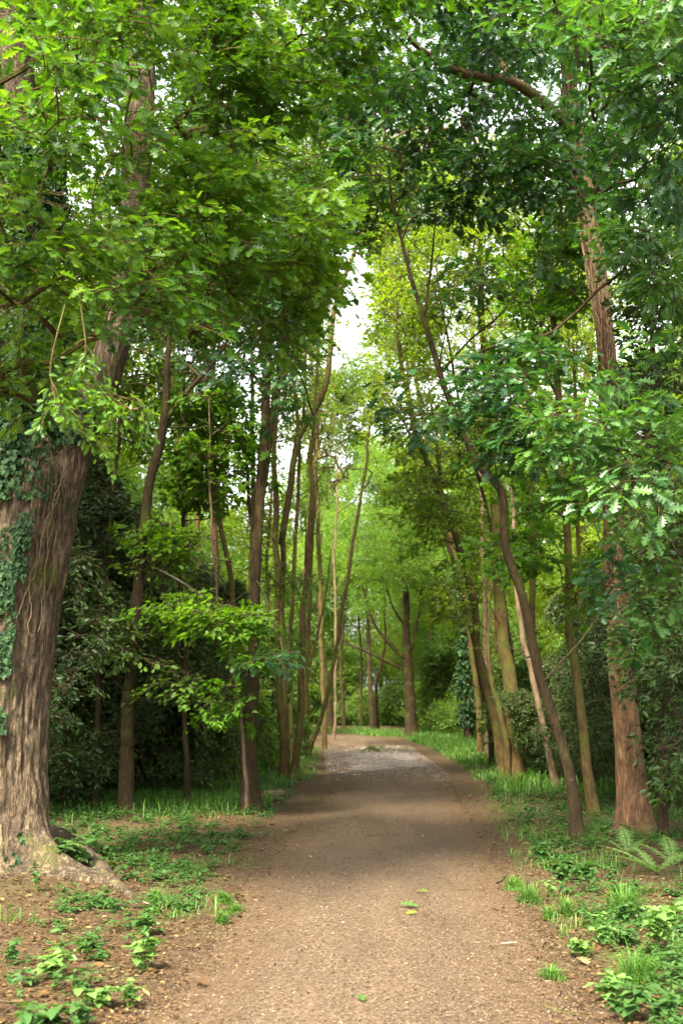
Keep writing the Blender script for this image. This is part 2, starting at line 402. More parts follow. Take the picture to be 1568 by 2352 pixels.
class Spray: pass
def make_spray(kind, nleaf, L, lsize, r, width=1., tilt=.45, droop=.25, twigs=True):
    S = Spray(); tV, tF = leaf_tpl(kind)
    t = np.concatenate([r.uniform(.15, .95, nleaf - nleaf // 4), r.uniform(.93, 1.0, nleaf // 4)])
    side = np.where(np.arange(nleaf) % 2 == 0, 1., -1.)
    ang = side * r.uniform(.5, 1.35, nleaf); ang[nleaf - nleaf // 4:] = r.uniform(-1.1, 1.1, nleaf // 4)
    st = r.uniform(0, .45, nleaf) * L * width; st[nleaf - nleaf // 4:] *= .1
    base = np.stack([t * L, 0 * t, -droop * L * t ** 2], -1)
    d = np.stack([np.cos(ang), np.sin(ang), r.uniform(-.55, .12, nleaf)], -1)
    p = base + norm(d) * st[:, None] + r.normal(0, .03 * L, (nleaf, 3)) * np.array([1, 1, 1.6])
    nrm = np.stack([r.normal(0, tilt, nleaf), r.normal(0, tilt, nleaf), np.ones(nleaf)], -1)
    d = norm(d + r.normal(0, .25, (nleaf, 3)))
    S.V, S.F = place(tV, tF, d, nrm, p, lsize * r.uniform(.65, 1.2, nleaf))
    S.rnd = np.repeat(r.uniform(0, 1, nleaf), len(tF)); S.area = nleaf * lsize ** 2 * .38; S.L = L
    tb = MB()
    if twigs:
        k = np.linspace(0, 1, 4); tube(tb, np.stack([k * L, 0 * k, -droop * L * k ** 2], -1), .0045 * (1 - .6 * k) * L / .4, 3)
        for q in range(0, nleaf, 3):
            tube(tb, np.stack([base[q], p[q]]), np.array([.0028, .0014]) * L / .4, 3)
        S.tV = np.concatenate(tb.V); S.tF = np.concatenate([f for f, m, rr in tb.F])
    else: S.tV = None
    return S

rs = np.random.default_rng(5)
SPR = {
    'oak': [make_spray('oak', 23, .44, .106, rs) for _ in range(8)],
    'oakmid': [make_spray('oak', 20, .5, .115, rs) for _ in range(8)],
    'maple': [make_spray('ivy', 26, .45, .085, rs, 1.1, .3, .15) for _ in range(6)],
    'mid': [make_spray('hex', 34, .6, .085, rs, 1., .55) for _ in range(8)],
    'far': [make_spray('quad', 44, .95, .125, rs, 1., .6, .3, False) for _ in range(8)],
    'holly': [make_spray('slim', 26, .45, .078, rs, .9, .8, .25) for _ in range(6)],
    'birch': [make_spray('hex', 24, .7, .075, rs, 1., .7, .4) for _ in range(6)],
}

def scatter_sprays(lb, tb, kind, p, d, r, scale=1., clump=None, lm=0, tm=0, up=.35):
    n = len(p); T = SPR[kind]; v = r.integers(0, len(T), n)
    if clump is None: clump = r.uniform(0, 1, n)
    for q, S in enumerate(T):
        k = np.where(v == q)[0]
        if len(k) == 0: continue
        Zn = norm(np.stack([r.normal(0, up, len(k)), r.normal(0, up, len(k)), np.ones(len(k))], -1))
        s = scale * r.uniform(.75, 1.25, len(k))
        V, Fc = place(S.V, S.F, d[k], Zn, p[k], s)
        rnd = np.clip(.5 + .55 * (S.rnd[None] - .5) + .75 * (clump[k][:, None] - .5), 0, 1).ravel()
        lb.add(V, Fc, lm, rnd)
        if S.tV is not None and tb is not None:
            V, Fc = place(S.tV, S.tF, d[k], Zn, p[k], s); tb.add(V, Fc, tm)

def ellipsoid_pts(c, rad, n, r, gap=.5, gf=1.3):
    """points in an ellipsoid, thinned by noise so gaps stay open"""
    out = []; tot = 0
    for _ in range(30):
        u = r.normal(size=(n * 3, 3)); u = norm(u) * (r.uniform(0, 1, (n * 3, 1)) ** (1 / 2.6))
        q = c + u * rad
        k = noise(q * gf / max(.6, min(rad)) + 31.) > gap - r.uniform(-.06, .06, len(q))
        out.append(q[k]); tot += k.sum()
        if tot >= n: break
    q = np.concatenate(out); return q[:n]

def grow(stems, targets, r, zfrac=.0, seg=.35, rtip=.004, up=.18, expo=2.1, kmax=.5, upcost=.9):
    """connect every target to the nearest point of the skeleton grown so far; stems = list of (P, R)"""
    P = np.concatenate([s[0][int(len(s[0]) * zfrac):] for s in stems]); RR = np.concatenate([s[1][int(len(s[1]) * zfrac):] for s in stems])
    nt_ = len(P); cap = nt_ + len(targets) * 14 + 10
    pos = np.zeros((cap, 3)); pos[:nt_] = P; par = np.full(cap, -1); n = nt_
    d0 = np.array([np.min(np.linalg.norm(P - t, axis=1)) for t in targets]); order = np.argsort(d0)
    br = []; dirs = np.zeros((len(targets), 3))
    for o in order:
        t = targets[o]; d = np.linalg.norm(pos[:n] - t, axis=1)
        cost = d + upcost * np.clip(pos[:n, 2] - t[2] + .1, 0, None)
        j = int(cost.argmin()); L = d[j]; k = int(np.clip(L / seg, 2, 12))
        p0 = pos[j]; m = (p0 + t) / 2 + np.array([0, 0, up * L]) + r.normal(0, .10 * L, 3)
        u = np.linspace(0, 1, k + 1)[1:, None]
        q = p0 * (1 - u) ** 2 + 2 * m * u * (1 - u) + t * u ** 2
        if k > 2: q[:-1] += r.normal(0, .035 * min(L, 1.2), (k - 1, 3))
        ids = np.arange(n, n + k); pos[ids] = q; par[ids] = np.concatenate([[j], ids[:-1]]); n += k
        br.append(np.concatenate([[j], ids])); dirs[o] = q[-1] - (q[-2] if k > 1 else p0)
    acc = np.zeros(cap); tips = set(b[-1] for b in br)
    for q in range(n - 1, nt_ - 1, -1):
        if q in tips: acc[q] += rtip ** expo
        acc[par[q]] += acc[q]
    rad = acc ** (1 / expo); rad[:nt_] = RR
    return pos[:n], rad[:n], br, dirs

def draw_branches(mb, pos, rad, br, nt_, mat=0, maxr=.6):
    for b in br:
        R = rad[b].copy(); R[0] = min(R[1] * 1.15, R[0])
        if b[0] < nt_: R = np.minimum(R, rad[b[0]] * maxr)
        mx = R.max(); sides = 4 if mx < .012 else 5 if mx < .03 else 7
        tube(mb, pos[b], R, sides, mat, .5, .12 if mx > .03 else 0, 6.)

def stem_from_px(pts, Y, n=None, wf=.8):
    """pts: (px, py, width px[, depth offset])"""
    A = []
    for q in pts:
        y = Y + (q[3] if len(q) > 3 else 0)
        A.append(np.concatenate([at(q[0], q[1], y), [q[2] * wf * y / F / 2]]))
    A = np.array(A); L = np.linalg.norm(np.diff(A[:, :3], axis=0), axis=1).sum()
    C = catmull(A, n or int(np.clip(L / .16, 8, 120)))
    P = C[:, :3]; sd = A[0, 0] * 7.3 + A[0, 1]
    for ax in (0, 1):  # a trunk is never a clean bend
        q = np.stack([P[:, 2] * 1.5, np.full(len(P), sd), np.full(len(P), ax * 9.)], -1); P[:, ax] += (fbm(q, 3) - .5) * .11 * min(1., Y / 20)
    return P, np.abs(C[:, 3])

def base_depth(px, py): return gxy(px, py)[1]

def crown(lb, bb, ml, mt, root, base):
    off = lb.n; lb.V += bb.V; lb.F += [(f + off, np.ones(len(m), np.int32), r) for f, m, r in bb.F]; lb.n += bb.n
    return lb.build('crown', [ml, mt], root, base)

def tree(name, label, cat, stems, masses, bark, leaf, spray, group=None, Y=None, spray_scale=1., lai=2.6, gap=.48, flare=1.6, sides=14,
         zfrac=.3, bump=.1, extra_leafless=0, rseed=0, clump_f=.6, upcost=.9, branch_mat=None, rtip=.004, leafless=False, wf=.8):
    r = np.random.default_rng(rseed + 100)
    b0 = stems[0][0]; Y0 = Y or base_depth(b0[0], b0[1])
    ST = []
    tb = MB()
    base = None
    for k, s in enumerate(stems):
        P, R = stem_from_px(s, Y0, None, wf)
        if k == 0 or s[0][1] > 1640:
            # bring the foot down to the soil and a bit below, with a flare
            gz = float(hgt(P[0, 0], P[0, 1])); lift = P[0, 2] - gz
            foot = P[0].copy(); foot[2] = gz - .25
            h = P[:, 2] - gz
            if base is None: base = np.array([P[0, 0], P[0, 1], gz])
            R = R * (1 + (flare - 1) * np.exp(-np.clip(h, 0, None) / .28))
            P = np.vstack([foot, P]); R = np.concatenate([[R[0] * 1.15], R])
        ST.append((P, R)); tb = MB(); tube(tb, P, R, sides if R.max() > .05 else 8, 0, .5, bump, 5.)
        if k == 0: root = thing(name, base, label, cat, group)
        tb.build('trunk' if k == 0 or s[0][1] > 1640 else 'limb', M[bark], root, base, True)
    # crown
    T = []; area = SPR[spray][0].area * spray_scale ** 2
    for ms in masses:
        px, py, Ym, rx, ry, rd = ms[:6]; dens = ms[6] if len(ms) > 6 else 1.
        c = at(px, py, Ym); rad = np.array([rx * Ym / F, rd, ry * Ym / F])
        n = int(max(4, LAI * lai * dens * math.pi * rad[0] * rad[2] / area))
        q = ellipsoid_pts(c, rad, n, r, ms[7] if len(ms) > 7 else gap)
        q = q[q[:, 2] > .5]
        T.append(q)
    if T:
        T = np.concatenate(T)
        # branch to a subset, hang the rest from the nearest branch point
        m = min(len(T), 420); sub = r.permutation(len(T))[:m]
        pos, rad, br, dirs = grow(ST, T[sub], r, zfrac, rtip=rtip, upcost=upcost)
        nt_ = sum(len(s[0]) - int(len(s[0]) * zfrac) for s in ST)
        bb = MB(); draw_branches(bb, pos, rad, br, nt_)
        lb = MB()
        for SP, SR in ST[:3]:  # thin bare side twigs low on the stem
            zz = SP[:, 2] - base[2]; c_ = np.where((zz > 1.2) & (zz < 7))[0]
            for k in (r.choice(c_, min(len(c_), 9), False) if len(c_) else []):
                a = r.uniform(0, 6.283); L = r.uniform(.2, 1.3); d = np.array([math.cos(a), math.sin(a), r.uniform(-.1, .9)]); u = np.linspace(0, 1, 6)[:, None]
                Q = SP[k] + d * L * u + r.normal(0, .03 * L, (6, 3)) * u + np.array([0, 0, .25 * L]) * u ** 2; tube(bb, Q, np.linspace(min(.013, SR[k] * .4), .002, 6), 5)
        P = T[sub]; Dr = dirs
        rest = np.setdiff1d(np.arange(len(T)), sub)
        if len(rest):
            tips = pos[nt_:]; 
            for s in range(0, len(rest), 4000):
                q = T[rest[s:s + 4000]]; dd = np.linalg.norm(q[:, None] - tips[None, ::2], axis=2); k = dd.argmin(1)
                Dr = np.concatenate([Dr, q - tips[::2][k]]); P = np.concatenate([P, q])
        Dr = norm(Dr) * np.array([1, 1, .35]) + r.normal(0, .35, P.shape) * np.array([1, 1, .4])
        if leafless:
            bb.build('crown', M[branch_mat or 'twig'], root, base, True); return root, ST, base
        cl = np.clip((fbm(P * clump_f + 7., 2) - .5) * 2.2 + .5, 0, 1)
        P2 = P - norm(Dr) * SPR[spray][0].L * spray_scale * .5
        scatter_sprays(lb, bb, spray, P2, Dr, r, spray_scale, cl)
        crown(lb, bb, M[leaf], M[branch_mat or 'twig'], root, base)
    return root, ST, base
LAI = 2.0

# ================================================================== the big oak with ivy
def build_oak():
    r = np.random.default_rng(21); Y0 = base_depth(10, 2010)
    main = [(-2, 2010, 236), (0, 1900, 236), (4, 1780, 238), (12, 1640, 236), (30, 1450, 228), (58, 1300, 232), (78, 1200, 232), (92, 1110, 205), (100, 1040, 150), (104, 985, 90)]
    right = [(78, 1230, 190), (120, 1140, 158), (165, 1060, 118), (203, 970, 96), (250, 850, 90), (292, 700, 88), (314, 550, 86), (322, 400, 82), (330, 250, 80), (335, 100, 76), (345, -80, 68), (352, -300, 56), (352, -520, 40)]
    left = [(60, 1250, 190), (50, 1120, 168), (44, 980, 150), (46, 820, 146), (58, 640, 130), (70, 460, 112, -.2), (66, 280, 92, -.4), (40, 100, 78, -.7), (0, -100, 60, -1.), (-60, -300, 44, -1.2)]
    TB = []; ST = []; base = None
    for k, s in enumerate((main, right, left)):
        P, R = stem_from_px(s, Y0, 900, .90); P = P - np.array([.035, 0, 0]); kk = (899 * np.linspace(0, 1, 190) ** (2.0 if k == 0 else 1.)).astype(int); kk = np.unique(kk); P, R = P[kk], R[kk]
        if k == 0:
            gz = float(hgt(P[0, 0], P[0, 1])); base = np.array([P[0, 0], P[0, 1], gz])
            foot = P[0].copy(); foot[2] = gz - .35
            hh = P[:, 2] - gz; R = R * (1 + .22 * np.exp(-np.clip(hh, 0, None) / .16) + .05 * np.exp(-np.clip(hh, 0, None) / .6))
            P = np.vstack([foot, P]); R = np.concatenate([[R[0] * 1.25], R])
        # ridged bark: fine furrows running up the trunk
        n = len(P); sides = 180 if k == 0 else 64
        V = tube(MB(), P, R, sides)
        c = P[:, None]; dv = V - c
        ang = np.linspace(0, 2 * np.pi, sides, endpoint=False)[None] * np.ones((n, 1)); zz = P[:, 2][:, None] * np.ones((1, sides))
        q = np.stack([np.cos(ang) * 2.1, np.sin(ang) * 2.1, zz * .55], -1)
        lob = fbm(q, 2) - .5
        q2 = np.stack([np.cos(ang) * 11, np.sin(ang) * 11, zz * 2.6], -1)
        rid = np.abs(fbm(q2, 3) - .5) * 2
        q3 = np.stack([np.cos(ang) * 26, np.sin(ang) * 26, zz * 7], -1)
        f = 1 + .16 * lob * 2 * (1.6 if k == 0 else .6) * .5 - .07 * (1 - np.clip(rid * 2.6, 0, 1)) * (1 - .8 * np.exp(-np.clip(zz - P[1, 2], 0, None) / .2)) + .035 * (1 - .6 * np.exp(-np.clip(zz - P[1, 2], 0, None) / .2)) * (fbm(q3, 2) - .5) * 2
        # buttress swelling at the foot; the angle of each column is measured in plan
        dd = dv[3]; ang0 = np.arctan2(dd[:, 1], dd[:, 0])[None] * np.ones((n, 1)); sgn_ = 1
        if k == 0:
            hz = np.clip(zz - base[2], 0, None); but = .5 + .5 * np.cos(ang * 5 + .6)
            f = f + .14 * np.exp(-hz / .22) * but
            for a0, am, hh_, pw in ((-.5, 1.3, .20, 34), (-.5, .25, .38, 8), (-1.2, .42, .12, 50), (-1.9, .35, .10, 40), (-2.5, .5, .14, 30), (.3, .5, .14, 30), (2.6, .5, .2, 8)):
                f = f + am * np.exp(-hz / hh_) * np.clip(np.cos(ang0 - a0), 0, 1) ** pw * (1 + .3 * lob)
        V = c + dv * f[..., None]
        i = np.arange(n - 1)[:, None] * sides; j = np.arange(sides)[None]; j2 = (j + 1) % sides
        tb = MB(); tb.add(V.reshape(-1, 3), np.stack([i + j, i + j2, i + sides + j2, i + sides + j], -1).reshape(-1, 4)); TB.append(tb)
        ST.append((P, R))
    root = thing('oak_tree', base, 'massive old oak with cracked bark, ivy and lobed leaves leaning over the path', 'tree')
    for k, tb in enumerate(TB): tb.build('limb' if k else 'trunk', M['oak_bark'], root, base, True)
    # roots running out over the soil
    for pts, w0, w1 in (([(120, 1975), (165, 1990), (205, 2008), (250, 2032), (300, 2062), (345, 2095)], .13, .012), ([(130, 1965), (180, 1980), (220, 1994), (265, 2012), (318, 2036)], .10, .012)):
        mb = MB(); G = np.array([gxy(*p) for p in pts]); G = catmull(G, 40); t = np.linspace(0, 1, 40)
        R = w0 * (1 - t) ** 1.1 + w1
        z = hgt(G[:, 0], G[:, 1]) + R * .15 + .12 * np.clip(1 - t * 1.3, 0, 1) ** 2 - .03 * t ** 3
        tube(mb, np.column_stack([G, z]), R, 22, 0, .5, .5, 9.)
        mb.build('root', M['oak_bark'], root, base, True)
    # crown
    masses = [(150, 640, 8.6, 250, 110, 1.0, 1.15, .38), (60, 560, 8.3, 200, 80, .8, 1.1, .38), (300, 700, 8.4, 150, 90, .7, .9, .42), (420, 400, 9.2, 280, 120, 1.0, 1.1, .40), (560, 520, 9.6, 220, 150, 1.0, 1.15, .40), (420, 590, 9.3, 220, 110, 1., 1.1, .4),
              (660, 640, 10., 110, 110, .8, .9, .46), (150, 450, 8.5, 200, 80, .8, .8, .5), (110, 330, 7.6, 170, 110, .8, .8, .5), (80, 110, 7.2, 200, 150, .9, .75, .5), (450, 140, 9.6, 220, 150, 1.1, .8, .52),
              (230, 60, 8.4, 180, 120, .9, .7, .52), (640, 220, 10.4, 190, 170, 1.1, .8, .5), (560, 60, 9.8, 260, 130, 1.2, .7, .52), (250, -120, 9, 600, 150, 1.5, .75, .48), (350, 0, 10, 320, 70, 1., 1.2, .4), (190, 200, 11.5, 130, 120, 1., .9, .4), (330, 110, 8.4, 110, 150, .6, .8, .42), (120, 80, 12.6, 260, 160, 1.2, .9, .4), (560, 60, 13, 240, 120, 1.2, .9, .42), (250, -520, 7.4, 420, 150, 1.4, .75, .46), (-150, 300, 9, 200, 500, 1.5, .8, .5), (750, -80, 10, 400, 120, 1.5, .8, .46), (780, 30, 10.6, 200, 80, 1., 1.1, .4),
              (30, 820, 10.0, 140, 130, .5, .8, .42), (380, 760, 8.0, 70, 40, .4, .8, .4), (620, 760, 10.2, 90, 60, .5, .6, .45)]
    T = []; area = SPR['oak'][0].area
    for m in masses:
        c = at(*m[:3]); rad = np.array([m[3] * m[2] / F, m[5], m[4] * m[2] / F]); n = int(4.5 * m[6] * math.pi * rad[0] * rad[2] / area)
        T.append(ellipsoid_pts(c, rad, n, r, m[7], 1.1))
    T = np.concatenate(T); r.shuffle(T)
    pos, rad, br, dirs = grow(ST, T, r, .25, .3, .0026, .12)
    nt_ = sum(len(s[0]) - int(len(s[0]) * .25) for s in ST)
    bb = MB(); draw_branches(bb, pos, rad, br, nt_, 0, .5)
    Dr = norm(dirs) * np.array([1, 1, .3]) + r.normal(0, .35, T.shape) * np.array([1, 1, .4]) + np.array([.35, -.35, -.12])
    lb = MB(); cl = np.clip((fbm(T * 1.1 + 7., 2) - .5) * 2.4 + .5, 0, 1)
    scatter_sprays(lb, bb, 'oak', T - norm(Dr) * .18, Dr, r, 1., cl)
    # drooping twigs in front of the trunk
    for pts in ([(150, 700), (118, 830), (124, 900), (150, 960), (185, 990), (255, 1030)], [(180, 660), (198, 800), (188, 860), (205, 895), (250, 905), (300, 915)], [(300, 905), (330, 930), (300, 938), (262, 915)]):
        Q = catmull(np.array([at(p[0], p[1], 7.6) for p in pts]), 24); tube(bb, Q, np.linspace(.007, .0022, 24), 5)
        k = r.choice(np.arange(8, 24), 9); P = Q[k]; d = np.gradient(Q, axis=0)[k]
        scatter_sprays(lb, bb, 'oak', P, norm(d) + r.normal(0, .35, P.shape), r, .52, r.uniform(.3, .9, len(P)))
    crown(lb, bb, M['oak_leaf'], M['mid_bark'], root, base)
    # ivy: leaves hugging the bark on the left flank and the left fork
    ib = MB(); vb = MB(); tV, tF = leaf_tpl('ivy')
    def hug(P, R, n, lo, hi, a0, a1, size, dens_f=2.5, thr=.42, lift=(.01, .07)):
        k = r.integers(int(lo * len(P)), int(hi * len(P)) - 1, n); a = r.uniform(a0, a1, n)
        rad_ = np.stack([np.cos(a), np.sin(a), 0 * a], -1)
        p = P[k] + (P[np.clip(k + 1, 0, len(P) - 1)] - P[k]) * r.uniform(0, 1, (n, 1)) + rad_ * (R[k] * 1.03 + r.uniform(*lift, n))[:, None]
        keep = noise(p * dens_f + 3.) > thr; p, rad_ = p[keep], rad_[keep]; n = len(p)
        X = np.stack([r.normal(0, .5, n), r.normal(0, .5, n), -np.ones(n)], -1) + rad_ * .25
        V, Fc = place(tV, tF, X, rad_ + np.array([0, 0, .35]) + r.normal(0, .3, (n, 3)), p, size * r.uniform(.6, 1.2, n)); ib.add(V, Fc, 0, np.repeat(np.clip(r.normal(.45, .25, n), 0, 1), len(tF)))
    # angles: -pi/2 faces the camera, pi is left
    hug(ST[0][0], ST[0][1], 6500, .50, .99, -2.9, -1.22, .05, 3.6, .55)
    hug(ST[2][0], ST[2][1], 9500, .06, .62, -3.8, .4, .065, 2., .36, (.01, .22))
    hug(ST[1][0], ST[1][1], 900, .12, .40, -2.6, -.3, .07, 2.2, .50)
    hug(ST[0][0], ST[0][1], 260, .10, .30, -2.6, -.6, .06, 3., .45)
    ib.build('ivy', M['ivy_leaf'], root, base)
    for k in range(15):
        P, R = ST[0] if k < 11 else ST[2]
        a = r.uniform(-2.5, -.7) if k < 11 else r.uniform(-2.8, -.6); lo, hi = (.62, .92) if k < 11 else (.05, .5)
        s0 = r.uniform(lo, hi - .15); s1 = s0 + r.uniform(.1, .25); kk = np.linspace(s0, s1, 26); ii = np.clip((kk * (len(P) - 1)).astype(int), 0, len(P) - 1)
        aa = a + np.cumsum(r.normal(0, .035, 26)) + .05 * np.sin(kk * 30 + r.uniform(0, 6))
        q = P[ii] + np.stack([np.cos(aa), np.sin(aa), 0 * aa], -1) * (R[ii] * 1.045 + .008)[:, None]
        q[:, 2] += np.linspace(0, .02, 26)
        tube(vb, q, np.full(26, r.uniform(.003, .006)), 5)
    vb.build('vine_stem', M['vine'], root, base, True)
    # moss cushions at the foot
    ms = MB(); tV, tF = leaf_tpl('quad')
    for px, py, w in ((20, 1990, .15), (140, 1950, .08), (250, 1992, .08)):
        g = gxy(px, py + 20); n = 700; u = norm(r.normal(size=(n, 3))); u[:, 2] = np.abs(u[:, 2])
        p = np.array([g[0], g[1], float(hgt(*g)) + .02]) + u * np.array([w, w * .8, w * .7]) * r.uniform(.75, 1., (n, 1))
        V, Fc = place(tV, tF, u + r.normal(0, .6, (n, 3)), r.normal(0, 1, (n, 3)), p, r.uniform(.012, .025, n)); ms.add(V, Fc, 0, np.repeat(r.uniform(0, 1, n), len(tF)))
    ms.build('moss', M['moss'], root, base)
    return root
build_oak()

# ================================================================== trees one can tell apart
def red_tree():
    st = [(1457, 1912, 78), (1448, 1830, 74), (1440, 1740, 70), (1426, 1560, 62), (1414, 1380, 58), (1405, 1200, 54), (1400, 1050, 52), (1397, 900, 50), (1388, 750, 47), (1368, 600, 45), (1342, 450, 42), (1322, 320, 40), (1302, 160, 34), (1288, 40, 28), (1280, -150, 20), (1285, -400, 10)]
    limb1 = [(1318, 300, 34), (1250, 240, 30, -.5), (1180, 190, 27, -1), (1110, 178, 25, -1.3), (1050, 165, 23, -1.6), (990, 130, 19, -1.9), (945, 95, 14, -2.1), (880, 30, 8, -2.3)]
    limb2 = [(1330, 400, 16), (1290, 330, 12, .4), (1220, 300, 10, .6), (1150, 330, 9, .8), (1060, 300, 8, .9), (960, 295, 8, 1.), (900, 318, 5, 1.)]
    limb3 = [(1345, 470, 22), (1400, 380, 18, -.6), (1470, 280, 13, -1.2), (1560, 200, 9, -1.8)]
    limb4 = [(1180, 192, 18, -1.), (1140, 130, 15, -1.), (1090, 110, 13, -1.), (1060, 120, 11, -1.1), (1100, 165, 9, -1.2)]
    masses = [(1150, 60, 13.6, 230, 120, 1.1, .95, .46), (1000, 240, 13.8, 170, 110, 1., .9, .46), (1230, 320, 13., 190, 110, 1., 1., .44), (1420, 330, 15.6, 170, 130, 1., 1., .44), (1480, 520, 11.5, 130, 130, .9, .9, .46), (1230, 470, 13., 140, 110, 1., .8, .48),
              (1120, 420, 13.4, 130, 90, 1., .7, .5), (1480, 140, 8., 190, 160, 1.1, 1.1, .40), (1550, 50, 7.2, 160, 140, .9, 1.3, .36), (1600, 330, 8., 110, 160, .9, .9, .42), (1380, 20, 8.5, 220, 90, 1., .8, .46), (880, 90, 11.5, 170, 130, 1.1, .8, .48), (1250, -100, 11., 420, 140, 1.5, .9, .46), (1080, -20, 12, 260, 80, 1., 1.2, .4), (1170, 170, 15.2, 150, 90, 1., 1., .4), (1470, 180, 16.5, 200, 200, 1.4, .8, .42), (1350, -520, 8., 380, 150, 1.4, .75, .46), (1330, 90, 14.8, 110, 100, 1., .8, .42), (1350, -10, 9.5, 200, 70, .9, 1.1, .4), (1650, 250, 9.5, 150, 350, 1.3, .8, .48),
              (1060, 900, 10.2, 150, 55, .7, .95, .42), (1150, 985, 9.8, 190, 60, .7, 1.1, .4), (1240, 860, 10.6, 130, 60, .7, .8, .46), (1400, 1010, 9.2, 150, 85, .7, 1.2, .38), (1450, 1130, 9., 120, 70, .6, 1.1, .4), (1260, 1010, 9.5, 120, 70, .6, 1.1, .4),
              (1480, 900, 9.6, 110, 120, .8, .55, .5), (1510, 1060, 9.2, 100, 100, .8, .6, .48), (1150, 830, 11.2, 110, 60, .6, .6, .5), (1500, 740, 10.5, 90, 110, .9, .8, .48), (1500, 1330, 10.4, 110, 130, .7, .7, .5), (1470, 1450, 11.5, 70, 60, .5, .6, .5)]
    root, ST, base = tree('oak_tree', 'tall red brown oak with bare sunlit lower trunk and vines, beside the ferns', 'tree', [st, limb1, limb2, limb3, limb4], masses, 'red_bark', 'oak_leaf_blue', 'oak', lai=2.5, sides=28, bump=.08, zfrac=.3, wf=.9, rseed=3, rtip=.0026, flare=1.5, clump_f=1., branch_mat='dark_bark', upcost=.5)
    r = np.random.default_rng(8); vb = MB(); P, R = ST[0]
    for k in range(22):
        s0 = r.uniform(.28, .62); s1 = min(s0 + r.uniform(.15, .35), .86); n = 40; kk = np.linspace(s0, s1, n); ii = (kk * (len(P) - 1)).astype(int)
        aa = r.uniform(-2.7, -.4) + np.cumsum(r.normal(0, .10, n)) + .3 * np.sin(kk * 22 + r.uniform(0, 6))
        f = kk * (len(P) - 1) - ii; c = P[ii] * (1 - f[:, None]) + P[np.clip(ii + 1, 0, len(P) - 1)] * f[:, None]
        q = c + np.stack([np.cos(aa), np.sin(aa), 0 * aa], -1) * (R[ii] * 1.04 + .012)[:, None]
        tube(vb, q, np.full(n, r.uniform(.006, .014)), 5)
    vb.build('vine_stem', M['vine'], root, base, True)
    for pts in ([(1435, 1905), (1412, 1928), (1395, 1945)], [(1475, 1905), (1497, 1925), (1510, 1935)]):
        mb = MB(); G = catmull(np.array([gxy(*p) for p in pts]), 12); t = np.linspace(0, 1, 12); R = .11 * (1 - t) + .03
        tube(mb, np.column_stack([G, hgt(G[:, 0], G[:, 1]) + .08 * (1 - t) ** 2 - .03 * t]), R, 10, 0, .5, .2, 9.); mb.build('root', M['red_bark'], root, base, True)
red_tree()

tree('slender_tree', 'dark straight trunk at the left path edge, nearest of the slim trees', 'tree',
     [[(578, 1866, 46), (577, 1780, 44), (574, 1690, 43), (580, 1560, 35), (586, 1400, 30), (592, 1260, 28), (600, 1120, 28), (607, 980, 27), (612, 860, 25), (614, 740, 22), (604, 600, 18), (590, 440, 15), (580, 300, 11), (560, 120, 6)],
      [(598, 1170, 20), (614, 1080, 17), (626, 960, 15), (636, 830, 12), (650, 700, 9), (640, 560, 6)],
      [(594, 1260, 14), (578, 1190, 12, .3), (572, 1120, 10, .5), (566, 1000, 7, .7)]],
     [(610, 720, 15.5, 120, 90, 1.1, .9, .46), (600, 560, 16, 190, 120, 1.4, .9, .46), (560, 860, 15.2, 100, 60, .8, .6, .5), (640, 900, 15, 60, 60, .6, .7, .44), (600, 380, 16.5, 200, 130, 1.5, .8, .48), (560, 180, 16, 200, 130, 1.5, .7, .5), (700, 600, 16.2, 90, 110, 1., .8, .48), (620, 1500, 15., 60, 30, .4, .9, .4)],
     'dark_bark', 'oak_leaf_blue', 'oakmid', rseed=11, clump_f=.8)

tree('multi_stem_tree', 'clump of mossy brown stems with one long stem bowing right into the sky gap', 'tree',
     [[(655, 1792, 26), (648, 1700, 22), (641, 1600, 20), (640, 1450, 18), (636, 1300, 18), (634, 1180, 17), (628, 1060, 15), (634, 930, 13), (652, 830, 10), (660, 700, 6)],
      [(672, 1796, 20, -.2), (690, 1650, 19, -.2), (694, 1500, 19, -.2), (702, 1350, 18, -.2), (714, 1220, 17, -.2), (721, 1120, 15, -.2), (714, 1060, 13, -.2), (722, 960, 10, -.2), (730, 840, 7, -.2), (735, 700, 4)],
      [(650, 1250, 19, .2), (664, 1120, 19, .3), (684, 1010, 19, .4), (718, 950, 19, .5), (745, 890, 18, .5), (757, 810, 16, .5), (766, 720, 15, .5), (786, 650, 14, .5), (815, 580, 12, .5), (835, 500, 8, .5), (850, 420, 5, .5)],
      [(662, 1794, 15, .3), (655, 1650, 13, .4), (655, 1500, 13, .6), (650, 1380, 13, .4), (650, 1250, 16, .2)],
      [(684, 1010, 12, .4), (682, 930, 11, .5), (676, 850, 9, .6), (690, 760, 6, .6)]],
     [(680, 500, 20, 150, 120, 1.8, .8, .5), (740, 360, 20, 170, 130, 1.8, .8, .5), (860, 380, 20.5, 110, 90, 1.4, .7, .52), (640, 760, 20, 80, 120, 1.2, .6, .52), (560, 350, 21, 140, 150, 1.6, .7, .5), (850, 450, 19.5, 90, 70, 1.2, 1., .46), (770, 470, 20, 70, 70, 1.2, .9, .46), (800, 360, 20, 90, 70, 1.3, .9, .46), (900, 400, 20, 80, 60, 1.2, .8, .48), (830, 250, 20, 140, 110, 1.6, .8, .5), (670, 1330, 20.5, 60, 40, .6, .5, .5), (640, 1480, 20, 50, 30, .5, .5, .5)],
     'mid_bark', 'mid_leaf', 'mid', rseed=13, zfrac=.35)

